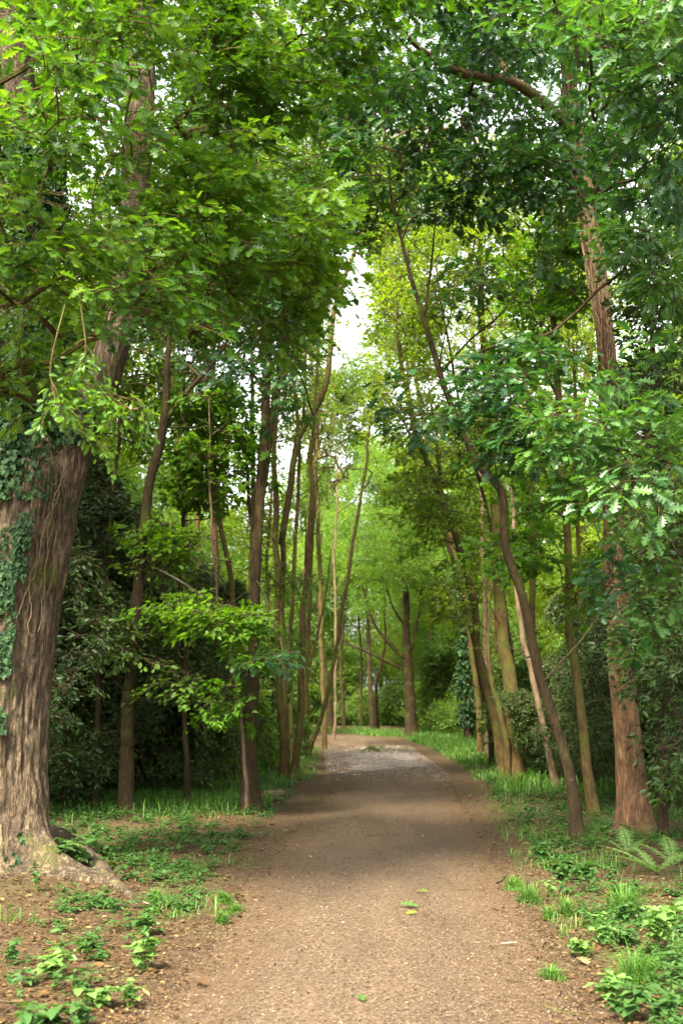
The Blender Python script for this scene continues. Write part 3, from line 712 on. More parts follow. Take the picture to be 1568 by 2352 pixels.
tree('slender_tree', 'pale sapling leaning right over the path edge, split from the grass tongue', 'tree',
     [[(706, 1738, 15), (722, 1690, 14), (744, 1630, 13), (768, 1500, 12), (792, 1360, 11), (814, 1230, 10), (832, 1120, 9), (846, 1010, 8), (856, 920, 6), (862, 850, 4)]],
     [], 'mid_bark', 'mid_leaf', 'mid', rseed=14, flare=1.2, sides=8)
tree('slender_tree', 'upright reddish stem standing behind the grass tongue left of the bend', 'tree',
     [[(702, 1742, 18), (704, 1650, 15), (706, 1520, 13), (712, 1380, 13), (716, 1250, 12), (722, 1120, 11), (728, 1000, 10), (730, 880, 8), (726, 760, 5)], [(704, 1560, 9), (730, 1460, 7), (752, 1340, 5), (760, 1260, 3)]],
     [(700, 900, 34, 70, 110, 2., .4, .52), (720, 740, 34, 60, 80, 2., .5, .5)], 'mid_bark', 'yellow_leaf', 'mid', rseed=15, sides=9, spray_scale=1.2)
tree('forked_tree', 'dark tree in the left thicket with one bare limb rising to the right', 'tree',
     [[(292, 1730, 40), (296, 1600, 36), (306, 1480, 34), (318, 1350, 32), (328, 1220, 30), (345, 1120, 28), (368, 1020, 26), (380, 930, 24), (384, 860, 20), (392, 780, 14), (400, 650, 8)],
      [(374, 980, 15), (400, 935, 14), (440, 885, 13), (480, 845, 12), (515, 800, 10), (540, 750, 6)], [(440, 885, 7), (470, 830, 6, .3), (510, 790, 5, .5)]],
     [(420, 700, 18, 160, 90, 1.6, .8, .46), (330, 560, 18, 200, 150, 1.6, .8, .46), (300, 860, 18, 110, 90, 1.2, .5, .5), (460, 400, 18.5, 200, 170, 1.8, .8, .46)], 'dark_bark', 'mid_leaf', 'mid', Y=17.0, rseed=16)
tree('crooked_tree', 'thin crooked stem between the dark straight trunk and the bright maple', 'tree',
     [[(566, 1800, 18), (562, 1640, 17), (556, 1500, 16), (545, 1430, 16), (528, 1310, 16), (508, 1210, 15), (498, 1130, 14), (494, 1040, 13), (510, 970, 12), (528, 900, 11), (532, 820, 8), (540, 720, 5)]],
     [(540, 640, 21, 140, 100, 1.5, .7, .5), (500, 760, 21, 100, 80, 1.2, .5, .5)], 'mid_bark', 'mid_leaf', 'mid', Y=21., rseed=17, sides=9)
tree('mossy_tree', 'short leaning trunk with a mossy foot behind the left thicket edge', 'tree',
     [[(523, 1795, 26), (505, 1735, 25), (490, 1670, 24), (478, 1560, 22), (465, 1400, 19), (455, 1250, 17), (452, 1100, 14), (460, 950, 10), (470, 800, 6)]],
     [(440, 760, 23, 120, 110, 1.6, .8, .48), (470, 560, 23, 150, 130, 1.6, .8, .48)], 'mid_bark', 'mid_leaf', 'mid', rseed=18, sides=10)
tree('young_maple', 'bright green maple lit between the left trunks', 'tree',
     [[(568, 1800, 11), (556, 1660, 10), (530, 1520, 9), (505, 1420, 8), (492, 1300, 8), (484, 1150, 7), (480, 1000, 5), (480, 900, 3)], [(500, 1420, 5), (520, 1390, 4), (560, 1400, 3)]],
     [(480, 940, 17.8, 105, 75, .9, 1., .40), (510, 1060, 17.6, 90, 90, .9, 1., .40), (440, 1090, 17.8, 70, 80, .8, .8, .44), (430, 1400, 16.4, 110, 36, .8, 1.2, .36), (520, 1430, 16.3, 110, 40, .7, 1.2, .36), (380, 1240, 17, 80, 40, .7, .7, .42), (600, 1490, 16., 60, 30, .6, .9, .4), (510, 1620, 16.6, 60, 40, .6, .8, .4), (430, 1230, 17.4, 70, 50, .7, .6, .46)],
     'pale_bark', 'maple_leaf', 'maple', Y=17.2, rseed=19, sides=8, lai=2.4, upcost=.3)

# right of the path
tree('slender_tree', 'dark double-curved trunk, nearest the right path edge', 'tree',
     [[(1326, 1932, 33), (1312, 1830, 31), (1292, 1720, 30), (1265, 1630, 28), (1238, 1545, 28), (1215, 1430, 27), (1192, 1340, 26), (1166, 1270, 25), (1158, 1215, 25), (1155, 1165, 25), (1146, 1128, 25), (1126, 1100, 24), (1100, 1074, 22), (1066, 1000, 20), (1040, 940, 19), (1012, 860, 17), (985, 780, 16), (955, 680, 14), (930, 580, 11), (905, 480, 8), (890, 380, 5)],
      [(972, 735, 9), (980, 660, 8, .2), (992, 580, 6, .3), (1004, 480, 4, .4)], [(1012, 860, 8), (1080, 780, 7, -.3), (1150, 720, 6, -.5), (1200, 650, 4, -.6)]],
     [(900, 330, 14, 130, 90, 1.2, .7, .5), (1000, 480, 14, 130, 80, 1.1, .6, .52), (960, 960, 12.6, 90, 40, .6, .7, .44), (860, 210, 14, 150, 100, 1.2, .7, .5), (1060, 640, 13.5, 110, 60, .8, .5, .52)],
     'dark_bark', 'oak_leaf_blue', 'oakmid', rseed=23, zfrac=.35, clump_f=.8, sides=14)
tree('twin_trunk_tree', 'sturdy mossy tree on the grassy right verge, its thicker stem upright', 'tree',
     [[(1183, 1792, 50), (1180, 1700, 46), (1172, 1600, 42), (1158, 1500, 38), (1148, 1400, 35), (1140, 1280, 33), (1138, 1150, 31), (1132, 1000, 28), (1122, 880, 25), (1108, 760, 22), (1102, 620, 19), (1098, 480, 14), (1090, 330, 9), (1085, 200, 5)],
      [(1160, 1700, 18, -.2), (1140, 1610, 15, -.2), (1128, 1540, 11, -.2), (1122, 1440, 8, -.2), (1130, 1350, 5)]],
     [(1090, 420, 23, 160, 130, 2., .65, .54), (1190, 560, 23, 130, 110, 1.6, .6, .54), (1010, 600, 23.5, 110, 110, 1.6, .5, .55), (1200, 760, 23, 90, 80, 1.4, .5, .54)], 'mid_bark', 'yellow_leaf', 'mid', rseed=24, sides=18)
tree('leaning_tree', 'mossy stem on the right verge curving left high over the path', 'tree',
     [[(1160, 1782, 30), (1146, 1720, 28), (1132, 1650, 26), (1112, 1570, 24), (1098, 1490, 23), (1090, 1400, 22), (1068, 1310, 21), (1042, 1220, 20), (1012, 1130, 19), (980, 1060, 17), (956, 990, 16), (936, 900, 14), (920, 810, 12), (910, 720, 9), (900, 620, 6), (885, 520, 4)],
      [(1075, 1340, 16), (1048, 1250, 14, .3), (1020, 1160, 13, .4), (1010, 1080, 12, .5), (1000, 1000, 10, .6), (985, 900, 7, .6)]],
     [(1000, 1150, 25, 120, 130, 1.8, .7, .5), (960, 940, 25, 110, 120, 1.8, .6, .52), (920, 760, 25, 70, 110, 1.6, .6, .52), (1060, 1360, 25, 80, 90, 1.4, .6, .5), (930, 580, 25, 80, 90, 1.5, .5, .55), (1090, 1000, 25, 90, 110, 1.6, .6, .52)], 'mid_bark', 'yellow_leaf', 'mid', rseed=25, sides=14, spray_scale=1.05)
tree('slender_tree', 'pale thin trunk tilted left between the dark curved trunk and mossy verge tree', 'tree',
     [[(1278, 1812, 20), (1258, 1730, 19), (1238, 1640, 18), (1218, 1550, 17), (1198, 1440, 15), (1185, 1340, 13), (1180, 1200, 11), (1172, 1050, 9), (1170, 900, 6)]],
     [(1190, 1050, 22, 70, 100, 1.2, .5, .54), (1230, 1200, 22, 60, 60, 1., .5, .5)], 'pale_bark', 'maple_leaf', 'maple', rseed=26, sides=10)
tree('slender_tree', 'straight trunk with a mossy edge behind the red brown oak', 'tree',
     [[(1364, 1868, 28), (1352, 1780, 27), (1340, 1690, 26), (1325, 1580, 25), (1310, 1440, 24), (1302, 1300, 23), (1296, 1180, 22), (1284, 1020, 21), (1275, 860, 20), (1264, 720, 18), (1254, 600, 14), (1248, 450, 9), (1240, 300, 5)]],
     [(1260, 620, 17, 130, 110, 1.3, .7, .5), (1190, 1260, 16.5, 90, 60, .8, .9, .42), (1320, 480, 17, 120, 100, 1.3, .7, .5), (1240, 1130, 16.5, 80, 50, .8, .7, .46), (1230, 800, 17, 90, 90, 1., .5, .52), (1340, 1330, 16.5, 60, 70, .7, .6, .48)], 'mid_bark', 'maple_leaf', 'maple', rseed=27, sides=14)
tree('holly_tree', 'dark glossy evergreen at the right edge behind the red brown oak', 'tree',
     [[(1518, 1870, 24), (1514, 1700, 22), (1510, 1500, 20), (1506, 1300, 17), (1500, 1100, 14), (1498, 900, 11), (1500, 700, 8), (1505, 520, 4)]],
     [(1520, 620, 13.2, 110, 150, 1., .9, .44), (1530, 880, 13., 100, 170, 1., 1., .42), (1520, 1180, 13., 90, 160, 1., 1., .42), (1500, 1440, 13.4, 80, 150, 1., 1., .42), (1570, 1500, 13., 80, 250, 1., 1., .42), (1570, 1760, 14., 80, 110, .9, .8, .42), (1280, 640, 17.5, 60, 60, .7, .5, .5)], 'dark_bark', 'holly_dark', 'holly', Y=14.2, rseed=28, lai=3.)
tree('slim_tree', 'dark bare trunk deep in the right thicket, near the photo edge', 'tree', [[(1216, 1745, 20), (1212, 1640, 20), (1216, 1500, 18), (1224, 1350, 16), (1228, 1200, 12), (1225, 1050, 7)]], [(1230, 960, 30, 60, 80, 1.5, .5, .5)], 'dark_bark', 'mid_leaf', 'mid', Y=31., rseed=29, sides=8)
D.objects['slim_tree']['label'] = 'slim dark trunk just behind the pale thin tilted trunk'
# slimmer stems between them
for sd_, (name, lab, st, ms, bk, lf, sp, Yd, kw) in enumerate([
    ('slim_tree', 'reddish stem patched with ivy, rising behind the bright maple', [(496, 1650, 22), (498, 1480, 20), (496, 1300, 20), (490, 1150, 19), (486, 980, 17), (490, 820, 13), (496, 640, 8)], [(490, 560, 27, 120, 130, 2., .8, .48), (420, 640, 27, 90, 110, 1.6, .7, .48)], 'red_bark', 'mid_leaf', 'mid', 27, {}),
    ('slim_tree', 'thin grey stem left of the bright maple', [(445, 1660, 15), (436, 1480, 15), (428, 1250, 14), (412, 1060, 13), (400, 900, 10), (396, 740, 6)], [(390, 700, 25, 90, 120, 1.6, .7, .5)], 'mid_bark', 'mid_leaf', 'mid', 25, {}),
    ('slim_tree', 'thin stem hugging the left flank of the dark straight trunk', [(566, 1660, 14), (572, 1400, 13), (582, 1150, 13), (580, 960, 12), (578, 800, 9), (572, 640, 5)], [(560, 700, 26, 90, 90, 1.6, .6, .5), (600, 1000, 26, 60, 90, 1.4, .45, .52)], 'mid_bark', 'yellow_leaf', 'mid', 26, {}),
    ('slim_tree', 'very thin upright stem between the dark straight trunk and mossy stems', [(612, 1660, 10), (613, 1430, 10), (618, 1200, 9), (634, 1000, 8), (648, 820, 6), (655, 660, 3)], [(640, 700, 28, 70, 110, 1.6, .6, .5), (610, 1200, 28, 50, 90, 1.2, .45, .5)], 'pale_bark', 'yellow_leaf', 'mid', 28, {}),
    ('slim_tree', 'thin stem rising through the mossy clump toward the sky gap', [(668, 1660, 13), (672, 1380, 12), (684, 1120, 11), (698, 900, 9), (704, 740, 7), (708, 580, 4)], [(700, 620, 30, 60, 130, 1.8, .7, .5), (690, 900, 30, 60, 100, 1.6, .5, .52), (720, 480, 30, 90, 80, 1.8, .7, .5)], 'mid_bark', 'yellow_leaf', 'mid', 30, {}),
    ('sapling', 'dark thin sapling in the deep shade behind the old oak', [(386, 1815, 13), (372, 1720, 13), (360, 1640, 12), (350, 1530, 11), (356, 1380, 8), (362, 1250, 5)], [(370, 1280, 17, 70, 50, .8, .7, .46), (330, 1480, 17, 60, 40, .7, .6, .46), (400, 1560, 17, 60, 40, .7, .6, .46)], 'dark_bark', 'mid_leaf', 'mid', None, {}),
    ('slim_tree', 'pale birch-like stem showing white near the bright sky specks', [(1116, 1650, 15), (1112, 1400, 15), (1106, 1150, 14), (1092, 900, 13), (1084, 700, 12), (1072, 520, 10), (1062, 380, 8), (1058, 260, 4)], [(1040, 420, 32, 80, 100, 1.6, .5, .55), (1110, 760, 32, 80, 110, 1.8, .55, .54)], 'pale_bark', 'yellow_leaf', 'mid', 32, {}),
    ('slim_tree', 'thin brown stem right of the mossy verge tree, rising to pale leaves', [(1222, 1650, 15), (1222, 1400, 15), (1218, 1150, 14), (1210, 920, 12), (1198, 720, 9), (1190, 540, 5)], [(1190, 640, 28, 90, 130, 1.8, .65, .53), (1230, 900, 28, 70, 110, 1.6, .6, .52)], 'mid_bark', 'yellow_leaf', 'mid', 28, {}),
    ('slim_tree', 'thin stem seen between the mossy edged trunk and red brown oak', [(1338, 1650, 13), (1332, 1400, 13), (1326, 1150, 12), (1318, 900, 10), (1310, 700, 7), (1305, 520, 4)], [(1310, 720, 27, 90, 150, 1.8, .7, .52), (1330, 1050, 27, 70, 110, 1.6, .6, .52)], 'mid_bark', 'yellow_leaf', 'mid', 27, {}),
    ('light_tree', 'airy yellow green tree standing right of the sky gap', [(1100, 1650, 18), (1072, 1400, 17), (1025, 1200, 16), (978, 1000, 14), (944, 800, 12), (930, 640, 9), (925, 480, 5)], [(960, 480, 33, 120, 110, 2.2, .7, .52), (925, 690, 33, 70, 100, 1.8, .65, .52), (1020, 800, 33, 90, 120, 2., .6, .52), (980, 340, 33, 130, 80, 2.2, .6, .53), (1010, 1000, 33, 100, 100, 2., .6, .5), (880, 880, 34, 50, 70, 1.6, .7, .5), (900, 560, 33, 60, 70, 1.6, .8, .5), (860, 470, 33, 70, 60, 1.6, .8, .5), (890, 780, 34, 40, 60, 1.4, .9, .48), (895, 650, 33, 45, 110, 1.5, 1., .46)], 'mid_bark', 'yellow_leaf', 'mid', 33, {}),
    ('light_tree', 'airy pale green tree left of the sky gap behind mossy stems', [(744, 1655, 14), (736, 1400, 13), (728, 1150, 12), (722, 950, 10), (716, 800, 7), (712, 660, 4)], [(700, 740, 38, 50, 100, 2., .7, .5), (725, 960, 38, 55, 90, 2., .6, .5), (690, 1120, 38, 70, 100, 2., .6, .5), (770, 880, 40, 60, 70, 2., .8, .48), (720, 640, 38, 30, 70, 1.6, .8, .5), (800, 960, 42, 60, 70, 2., .8, .48), (830, 860, 42, 60, 60, 2., .8, .48)], 'mid_bark', 'far_leaf', 'mid', 38, {}),
    ('slim_tree', 'thin arching stem left of the mossy verge trees, bowing over the path', [(1128, 1700, 14), (1106, 1580, 13), (1078, 1440, 13), (1040, 1290, 12), (1004, 1180, 11), (968, 1080, 10), (944, 960, 9), (934, 840, 7), (932, 720, 5)], [(940, 760, 29, 60, 90, 1.6, .5, .52), (1000, 1060, 29, 60, 80, 1.6, .4, .52)], 'dark_bark', 'yellow_leaf', 'mid', 29, {}),
    ('slim_tree', 'thin dark stem bent left high above the pale tilted trunk', [(1196, 1700, 13), (1180, 1560, 12), (1160, 1400, 12), (1130, 1220, 11), (1086, 1060, 10), (1050, 900, 9), (1020, 740, 7), (1000, 600, 4)], [(1030, 700, 24, 70, 90, 1.4, .5, .53)], 'dark_bark', 'yellow_leaf', 'mid', 25, {}),
    ('slim_tree', 'thin dark trunk in the shade just right of the old oak', [(222, 1740, 17), (226, 1560, 16), (238, 1380, 15), (256, 1200, 13), (268, 1050, 11), (276, 900, 7)], [(270, 960, 20, 90, 90, 1.2, .5, .5)], 'dark_bark', 'mid_leaf', 'mid', 17.4, {}),
    ('slim_tree', 'thin dark trunk in the left shade between sapling and mossy foot', [(428, 1740, 15), (424, 1560, 14), (416, 1380, 13), (420, 1200, 12), (430, 1050, 9), (436, 900, 6)], [(430, 900, 20, 80, 80, 1.2, .4, .5)], 'dark_bark', 'mid_leaf', 'mid', 18.2, {}),
    ('bare_sapling', 'brushy stem with dead twigs fanning out beside the bowed mossy stem', [(690, 1690, 12), (694, 1500, 11), (700, 1320, 10), (712, 1150, 8), (730, 1000, 6), (744, 880, 3)], [(745, 980, 27, 60, 130, 1.2, .8, .3)], 'mid_bark', 'mid_leaf', 'mid', None, dict(leafless=True, branch_mat='mid_bark')),
    ('bare_sapling', 'leafless brushy sapling with pale twigs left of the bend', [(766, 1700, 8), (772, 1500, 8), (768, 1320, 7), (772, 1180, 6), (778, 1050, 4), (782, 940, 2)], [(775, 1040, 36, 40, 110, 1.2, 1.2, .3)], 'pale_bark', 'mid_leaf', 'mid', None, dict(leafless=True, branch_mat='pale_bark')),
]): tree(name, lab, 'sapling' if 'sapling' in name else 'tree', [st], ms, bk, lf, sp, Y=Yd, rseed=60 + sd_, sides=9, **kw)
# round the bend
tree('spreading_tree', 'stout tree with low wide limbs at the outside of the bend', 'tree',
     [[(946, 1692, 34), (942, 1620, 30), (938, 1540, 28), (932, 1470, 22), (934, 1400, 18), (926, 1320, 14), (915, 1220, 9), (905, 1120, 5)],
      [(940, 1520, 13), (905, 1490, 11), (870, 1450, 9), (845, 1400, 7), (830, 1340, 4)], [(940, 1545, 11), (890, 1520, 9), (840, 1495, 8), (800, 1480, 6), (770, 1450, 4)], [(940, 1500, 11), (955, 1440, 9), (965, 1380, 7), (960, 1300, 5)], [(935, 1450, 8), (905, 1400, 6), (880, 1330, 4)]],
     [(900, 1270, 49, 120, 80, 3.5, .8, .46), (830, 1370, 49, 60, 35, 2.5, .5, .5), (990, 1290, 49, 80, 70, 3., .7, .48), (870, 1160, 50, 120, 100, 3.5, .8, .46), (920, 1010, 51, 100, 90, 3, .7, .48)], 'dark_bark', 'far_leaf', 'far', rseed=31, spray_scale=.75, sides=12)
tree('leaning_tree', 'ivy dotted stem leaning right beside the stout spreading tree', 'tree',
     [[(964, 1684, 22), (974, 1630, 20), (982, 1570, 18), (990, 1490, 15), (993, 1420, 12), (996, 1320, 8), (1000, 1200, 4)], [(980, 1580, 8), (1010, 1545, 7), (1050, 1520, 6), (1085, 1500, 4)]],
     [(1010, 1230, 52, 70, 90, 3., .8, .46), (1060, 1450, 50, 60, 50, 2., .6, .48)], 'dark_bark', 'far_leaf', 'far', rseed=32, spray_scale=.75, sides=8)
for k, (s, lab) in enumerate([
    ([(856, 1650, 15), (850, 1590, 14), (848, 1520, 13), (846, 1440, 11), (842, 1340, 8), (838, 1220, 4)], 'thin dark twin trunk beyond the bend, the straighter one'),
    ([(866, 1652, 12), (862, 1610, 11), (866, 1560, 10), (880, 1510, 8), (884, 1440, 6), (880, 1360, 3)], 'wavy thin trunk beyond the bend with a right hand kink'),
    ([(760, 1655, 22), (752, 1590, 20), (740, 1510, 18), (735, 1420, 14), (736, 1300, 9), (740, 1180, 5)], 'darker thick trunk seen through the left saplings beyond the bend'),
    ([(790, 1650, 11), (784, 1570, 10), (786, 1480, 9), (794, 1380, 7), (790, 1260, 4)], 'thin straight trunk beyond the bend between dark thick trunk and twin trunks'),
    ([(830, 1645, 8), (828, 1570, 8), (830, 1500, 7), (822, 1400, 5), (826, 1290, 3)], 'thinnest upright trunk beyond the bend left of the twin trunks'),
    ([(1076, 1662, 24), (1074, 1600, 22), (1070, 1540, 20), (1068, 1450, 16), (1060, 1340, 10), (1055, 1220, 5)], 'ivy covered dark trunk between stout spreading tree and mossy verge trees')]):
    cx = s[-1][0]; root, ST, base = tree('background_tree', lab, 'tree', [s], [(cx, 1250, 60 - k, 60, 100, 3., .7, .46), (cx + 10, 1080, 60, 60, 100, 3., .7, .46)], 'dark_bark', 'far_leaf', 'far', Y=57 + k * .7 if k < 5 else 44, rseed=40 + k, spray_scale=.75, sides=7)
    if k == 5:
        ib = MB(); tV, tF = leaf_tpl('quad'); rr = np.random.default_rng(4); P, R = ST[0]; n = 3500
        kk = rr.integers(0, int(len(P) * .8), n); a = rr.uniform(0, 6.28, n); o = np.stack([np.cos(a), np.sin(a), 0 * a], -1)
        p = P[kk] + o * (R[kk] + rr.uniform(.02, .3, n))[:, None]; p[:, 2] += rr.uniform(-.1, .1, n)
        V, Fc = place(tV, tF, rr.normal(0, 1, (n, 3)) - np.array([0, 0, .8]), o + rr.normal(0, .4, (n, 3)), p, rr.uniform(.1, .2, n)); ib.add(V, Fc, 0, np.repeat(rr.uniform(0, 1, n), len(tF)))
        ib.build('ivy', M['ivy_leaf'], root, base)

# ================================================================== woods on either side: prototypes and copies
def proto(name, H, zb, Rm, rt, spray, leaf, bark, n, seed, scale=1., bend=.6, lean=0., nb=150, prof=.55, thr=.48):
    r = np.random.default_rng(seed); root = thing(name, (0, 0, 0), None, 'tree')
    z = np.array([-.3, 0, .3, H * .25, H * .5, H * .75, H * .95]); P = np.column_stack([r.normal(0, bend * .25, 7) * np.clip(z / H, 0, 1) * 2 + lean * np.clip(z, 0, None), r.normal(0, bend * .25, 7) * np.clip(z / H, 0, 1) * 2, z])
    Rr = rt * np.array([1.5, 1.35, 1.1, .9, .7, .42, .12]); C = catmull(np.column_stack([P, Rr]), 50); P, Rr = C[:, :3], C[:, 3]
    tb = MB(); tube(tb, P, Rr, 10, 0, .5, .1, 5.); tb.build('trunk', M[bark], root, (0, 0, 0), True)
    out = []
    while sum(len(o) for o in out) < n:
        t = r.uniform(0, 1, 4 * n); zz = zb + (H - zb) * t; R = Rm * np.sin(np.pi * np.clip(t, 0.02, 1) ** prof) ** .7
        a = r.uniform(0, 6.283, 4 * n); q = R * np.sqrt(r.uniform(.08, 1, 4 * n)); k = np.clip((t * 40).astype(int), 0, 49)
        c = np.column_stack([np.interp(zz, P[:, 2], P[:, 0]), np.interp(zz, P[:, 2], P[:, 1])])
        p = np.column_stack([c[:, 0] + q * np.cos(a), c[:, 1] + q * np.sin(a), zz]); p = p[noise(p * (.75 if H > 6 else 1.4) + seed) > thr]; out.append(p)
    T = np.concatenate(out)[:n]; m = min(nb, n)
    pos, rad, br, dirs = grow([(P, Rr)], T[:m], r, .15, .6, .008, .1)
    bb = MB(); nt_ = len(P) - int(len(P) * .15); draw_branches(bb, pos, rad, br, nt_)
    tips = pos[nt_:]; k = np.linalg.norm(T[m:, None] - tips[None, ::3], axis=2).argmin(1) if n > m else np.zeros(0, int)
    Dr = np.concatenate([dirs, T[m:] - tips[::3][k]]) if n > m else dirs
    Dr = norm(Dr) * np.array([1, 1, .35]) + r.normal(0, .35, T.shape) * np.array([1, 1, .4]) + np.array([0, 0, -.1])
    lb = MB(); cl = np.clip((fbm(T * .6 + 7. + seed, 2) - .5) * 2.4 + .5, 0, 1)
    scatter_sprays(lb, bb, spray, T - norm(Dr) * .3, Dr, r, scale, cl, up=.45)
    crown(lb, bb, M[leaf], M['twig'], root, (0, 0, 0))
    return root

PRO = [proto('wood_tree', 15, 2.5, 3.2, .19, 'far', 'far_leaf', 'mid_bark', 1250, 301),
       proto('wood_tree', 17, 4.0, 3.0, .22, 'far', 'yellow_leaf', 'mid_bark', 1150, 302, bend=1.),
       proto('wood_tree', 13, 1.6, 2.8, .15, 'far', 'mid_leaf', 'dark_bark', 1150, 303, lean=.06),
       proto('wood_tree', 18, 7.0, 2.6, .20, 'far', 'far_leaf', 'pale_bark', 950, 304)]
NEARW = [proto('wood_tree', 14, 4.2, 2.8, .15, 'mid', 'mid_leaf', 'dark_bark', 1300, 305), proto('wood_tree', 15, 5., 2.8, .17, 'mid', 'oak_leaf', 'dark_bark', 1300, 306)]
BUSH = [proto('holly_bush', 4.6, .25, 1.5, .06, 'holly', 'holly_dark', 'dark_bark', 1000, 311, .85, .8, prof=.7, thr=.56),
        proto('holly_bush', 3.4, .15, 1.4, .05, 'holly', 'holly_dark', 'dark_bark', 800, 312, .85, .8, prof=.7, thr=.56),
        proto('leafy_bush', 2.6, .1, 1.3, .04, 'mid', 'mid_leaf', 'dark_bark', 520, 313, 1., .8, prof=.85),
        proto('leafy_bush', 2.0, .05, 1.2, .03, 'mid', 'far_leaf', 'dark_bark', 460, 314, 1., .8, prof=.85)]
used = {}
def put(root, x, y, label, group, sc=1., rz=None):
    r_ = put.r; rz = r_.uniform(0, 6.28) if rz is None else rz
    loc = (x, y, float(hgt(x, y)) - .02)
    if root.name in used: o = dup(root, loc, rz, sc)
    else:
        used[root.name] = 1; o = root; o.location = loc; o.rotation_euler = (0, 0, rz); o.scale = (sc,) * 3
    o['label'] = label; o['group'] = group; o['category'] = 'bush' if 'bush' in root.name else 'tree'
    return o
put.r = np.random.default_rng(77)

def hole(x, y):  # keeps the sky gap above the bend open
    px = 784 + x / y * F; return 700 < px < 880
pts = []
def scatter(n, x0, x1, y0, y1, mind, seed, ok=lambda x, y: True, pd=3.):
    r = np.random.default_rng(seed); out = []
    for _ in range(4000):
        x, y = r.uniform(x0, x1), r.uniform(y0, y1)
        if pdist(np.array([x]), np.array([y]))[0] < pd or not ok(x, y): continue
        if all((x - a) ** 2 + (y - b) ** 2 > mind ** 2 for a, b in pts): pts.append((x, y)); out.append((x, y))
        if len(out) >= n: break
    return out
for x, y, k in ((-6.2, 14.5, 1), (-7.8, 12.5, 0), (-8.5, 17.5, 0)):
    pts.append((x, y)); put(NEARW[k % 2], x, y, 'leafy tree crowding the dim wood left of the path', 'trees in the left wood', 1.05)
for x, y, k in ((7.6, 18, 1), (8.8, 14.5, 0)):
    pts.append((x, y)); put(NEARW[k % 2], x, y, 'leafy tree in the lighter wood right of the path', 'trees in the right wood', 1.)
for k, (x, y) in enumerate(scatter(24, -24, -4.4, 20, 58, 3.0, 1)):
    put(PRO[(1, 2, 0, 3, 1)[k % 5]], x, y, 'leafy tree crowding the dim wood left of the path', 'trees in the left wood', put.r.uniform(.8, 1.1))
for k, (x, y) in enumerate(scatter(22, 6., 26, 23, 58, 3.2, 2)):
    put(PRO[(1, 0, 1, 3, 2)[k % 5]], x, y, 'leafy tree in the lighter wood right of the path', 'trees in the right wood', put.r.uniform(.75, 1.05))
for k, (x, y) in enumerate(scatter(60, -34, 34, 62, 100, 3., 3, pd=3.5)):
    s = put.r.uniform(.8, 1.1)
    if hole(x, y): s = min(s, .31 * y / 17)
    put(PRO[(0, 1, 0, 2, 1)[k % 5]], x, y, 'distant pale green tree closing the view beyond the bend', 'trees beyond the bend', s)
pts = []
def bushes(lst, label, group, which):
    for k, (px, Yd, s) in enumerate(lst):
        x = (px - 784) / F * Yd; put(BUSH[which[k % len(which)]], x, Yd, label, group, s)
bushes([(150, 18.2, 1.0), (235, 19.4, 1.05), (345, 19.8, .9), (120, 17.5, 1.1), (410, 20, .85), (280, 20.5, 1.2), (470, 22, .8), (200, 22, 1.2), (380, 23, 1.1), (90, 20, 1.2), (20, 18, 1.2), (330, 26, 1.2), (-60, 16, 1.2), (-160, 19, 1.2)],
       'dark glossy bush filling the shade behind the ivy covered oak', 'dark bushes behind the ivy oak', (0, 1, 0))
bushes([(420, 21, .8), (500, 25, .9), (560, 27, .9), (450, 29, 1.), (600, 31, .9), (530, 33, 1.)], 'green bush in the undergrowth behind the slim left trunks', 'bushes behind the slim left trunks', (2, 3))
bushes([(1420, 19.5, .7), (1350, 22, .75), (1290, 23.5, .7), (1480, 22, .9), (1540, 19, 1.), (1620, 20, 1.1), (1450, 27, 1.), (1380, 29, .9), (1560, 26, 1.1), (1700, 18, 1.1), (1640, 27, 1.2)],
       'dark bush in the shade behind the red brown oak', 'dark bushes behind the red brown oak', (1, 0, 1))
bushes([(1250, 27, .9), (1320, 30, 1.), (1230, 33, .9), (1400, 34, 1.), (1170, 36, .7), (1280, 38, 1.1)], 'green bush behind the mossy verge trees', 'bushes behind the verge trees', (2, 3))
bushes([(1010, 54, 1.1), (1045, 52, 1.3), (1090, 49, 1.2), (1125, 46, 1.1), (1060, 58, 1.5), (890, 64, 1.1), (925, 63, 1.2), (990, 60, 1.4), (840, 66, 1.), (800, 67, 1.1), (760, 68, 1.2), (700, 69, 1.3), (1110, 54, 1.4), (1150, 50, 1.3)],
       'leafy bush beneath the trees on the outside of the bend', 'bushes around the bend', (3, 2, 3))

# ================================================================== ground cover
def rowscatter(n, Y0, Y1, r, p=1.6):
    """more points near, fewer far"""
    u = r.uniform(0, 1, n); return (Y0 ** (1 - p) + u * (Y1 ** (1 - p) - Y0 ** (1 - p))) ** (1 / (1 - p))

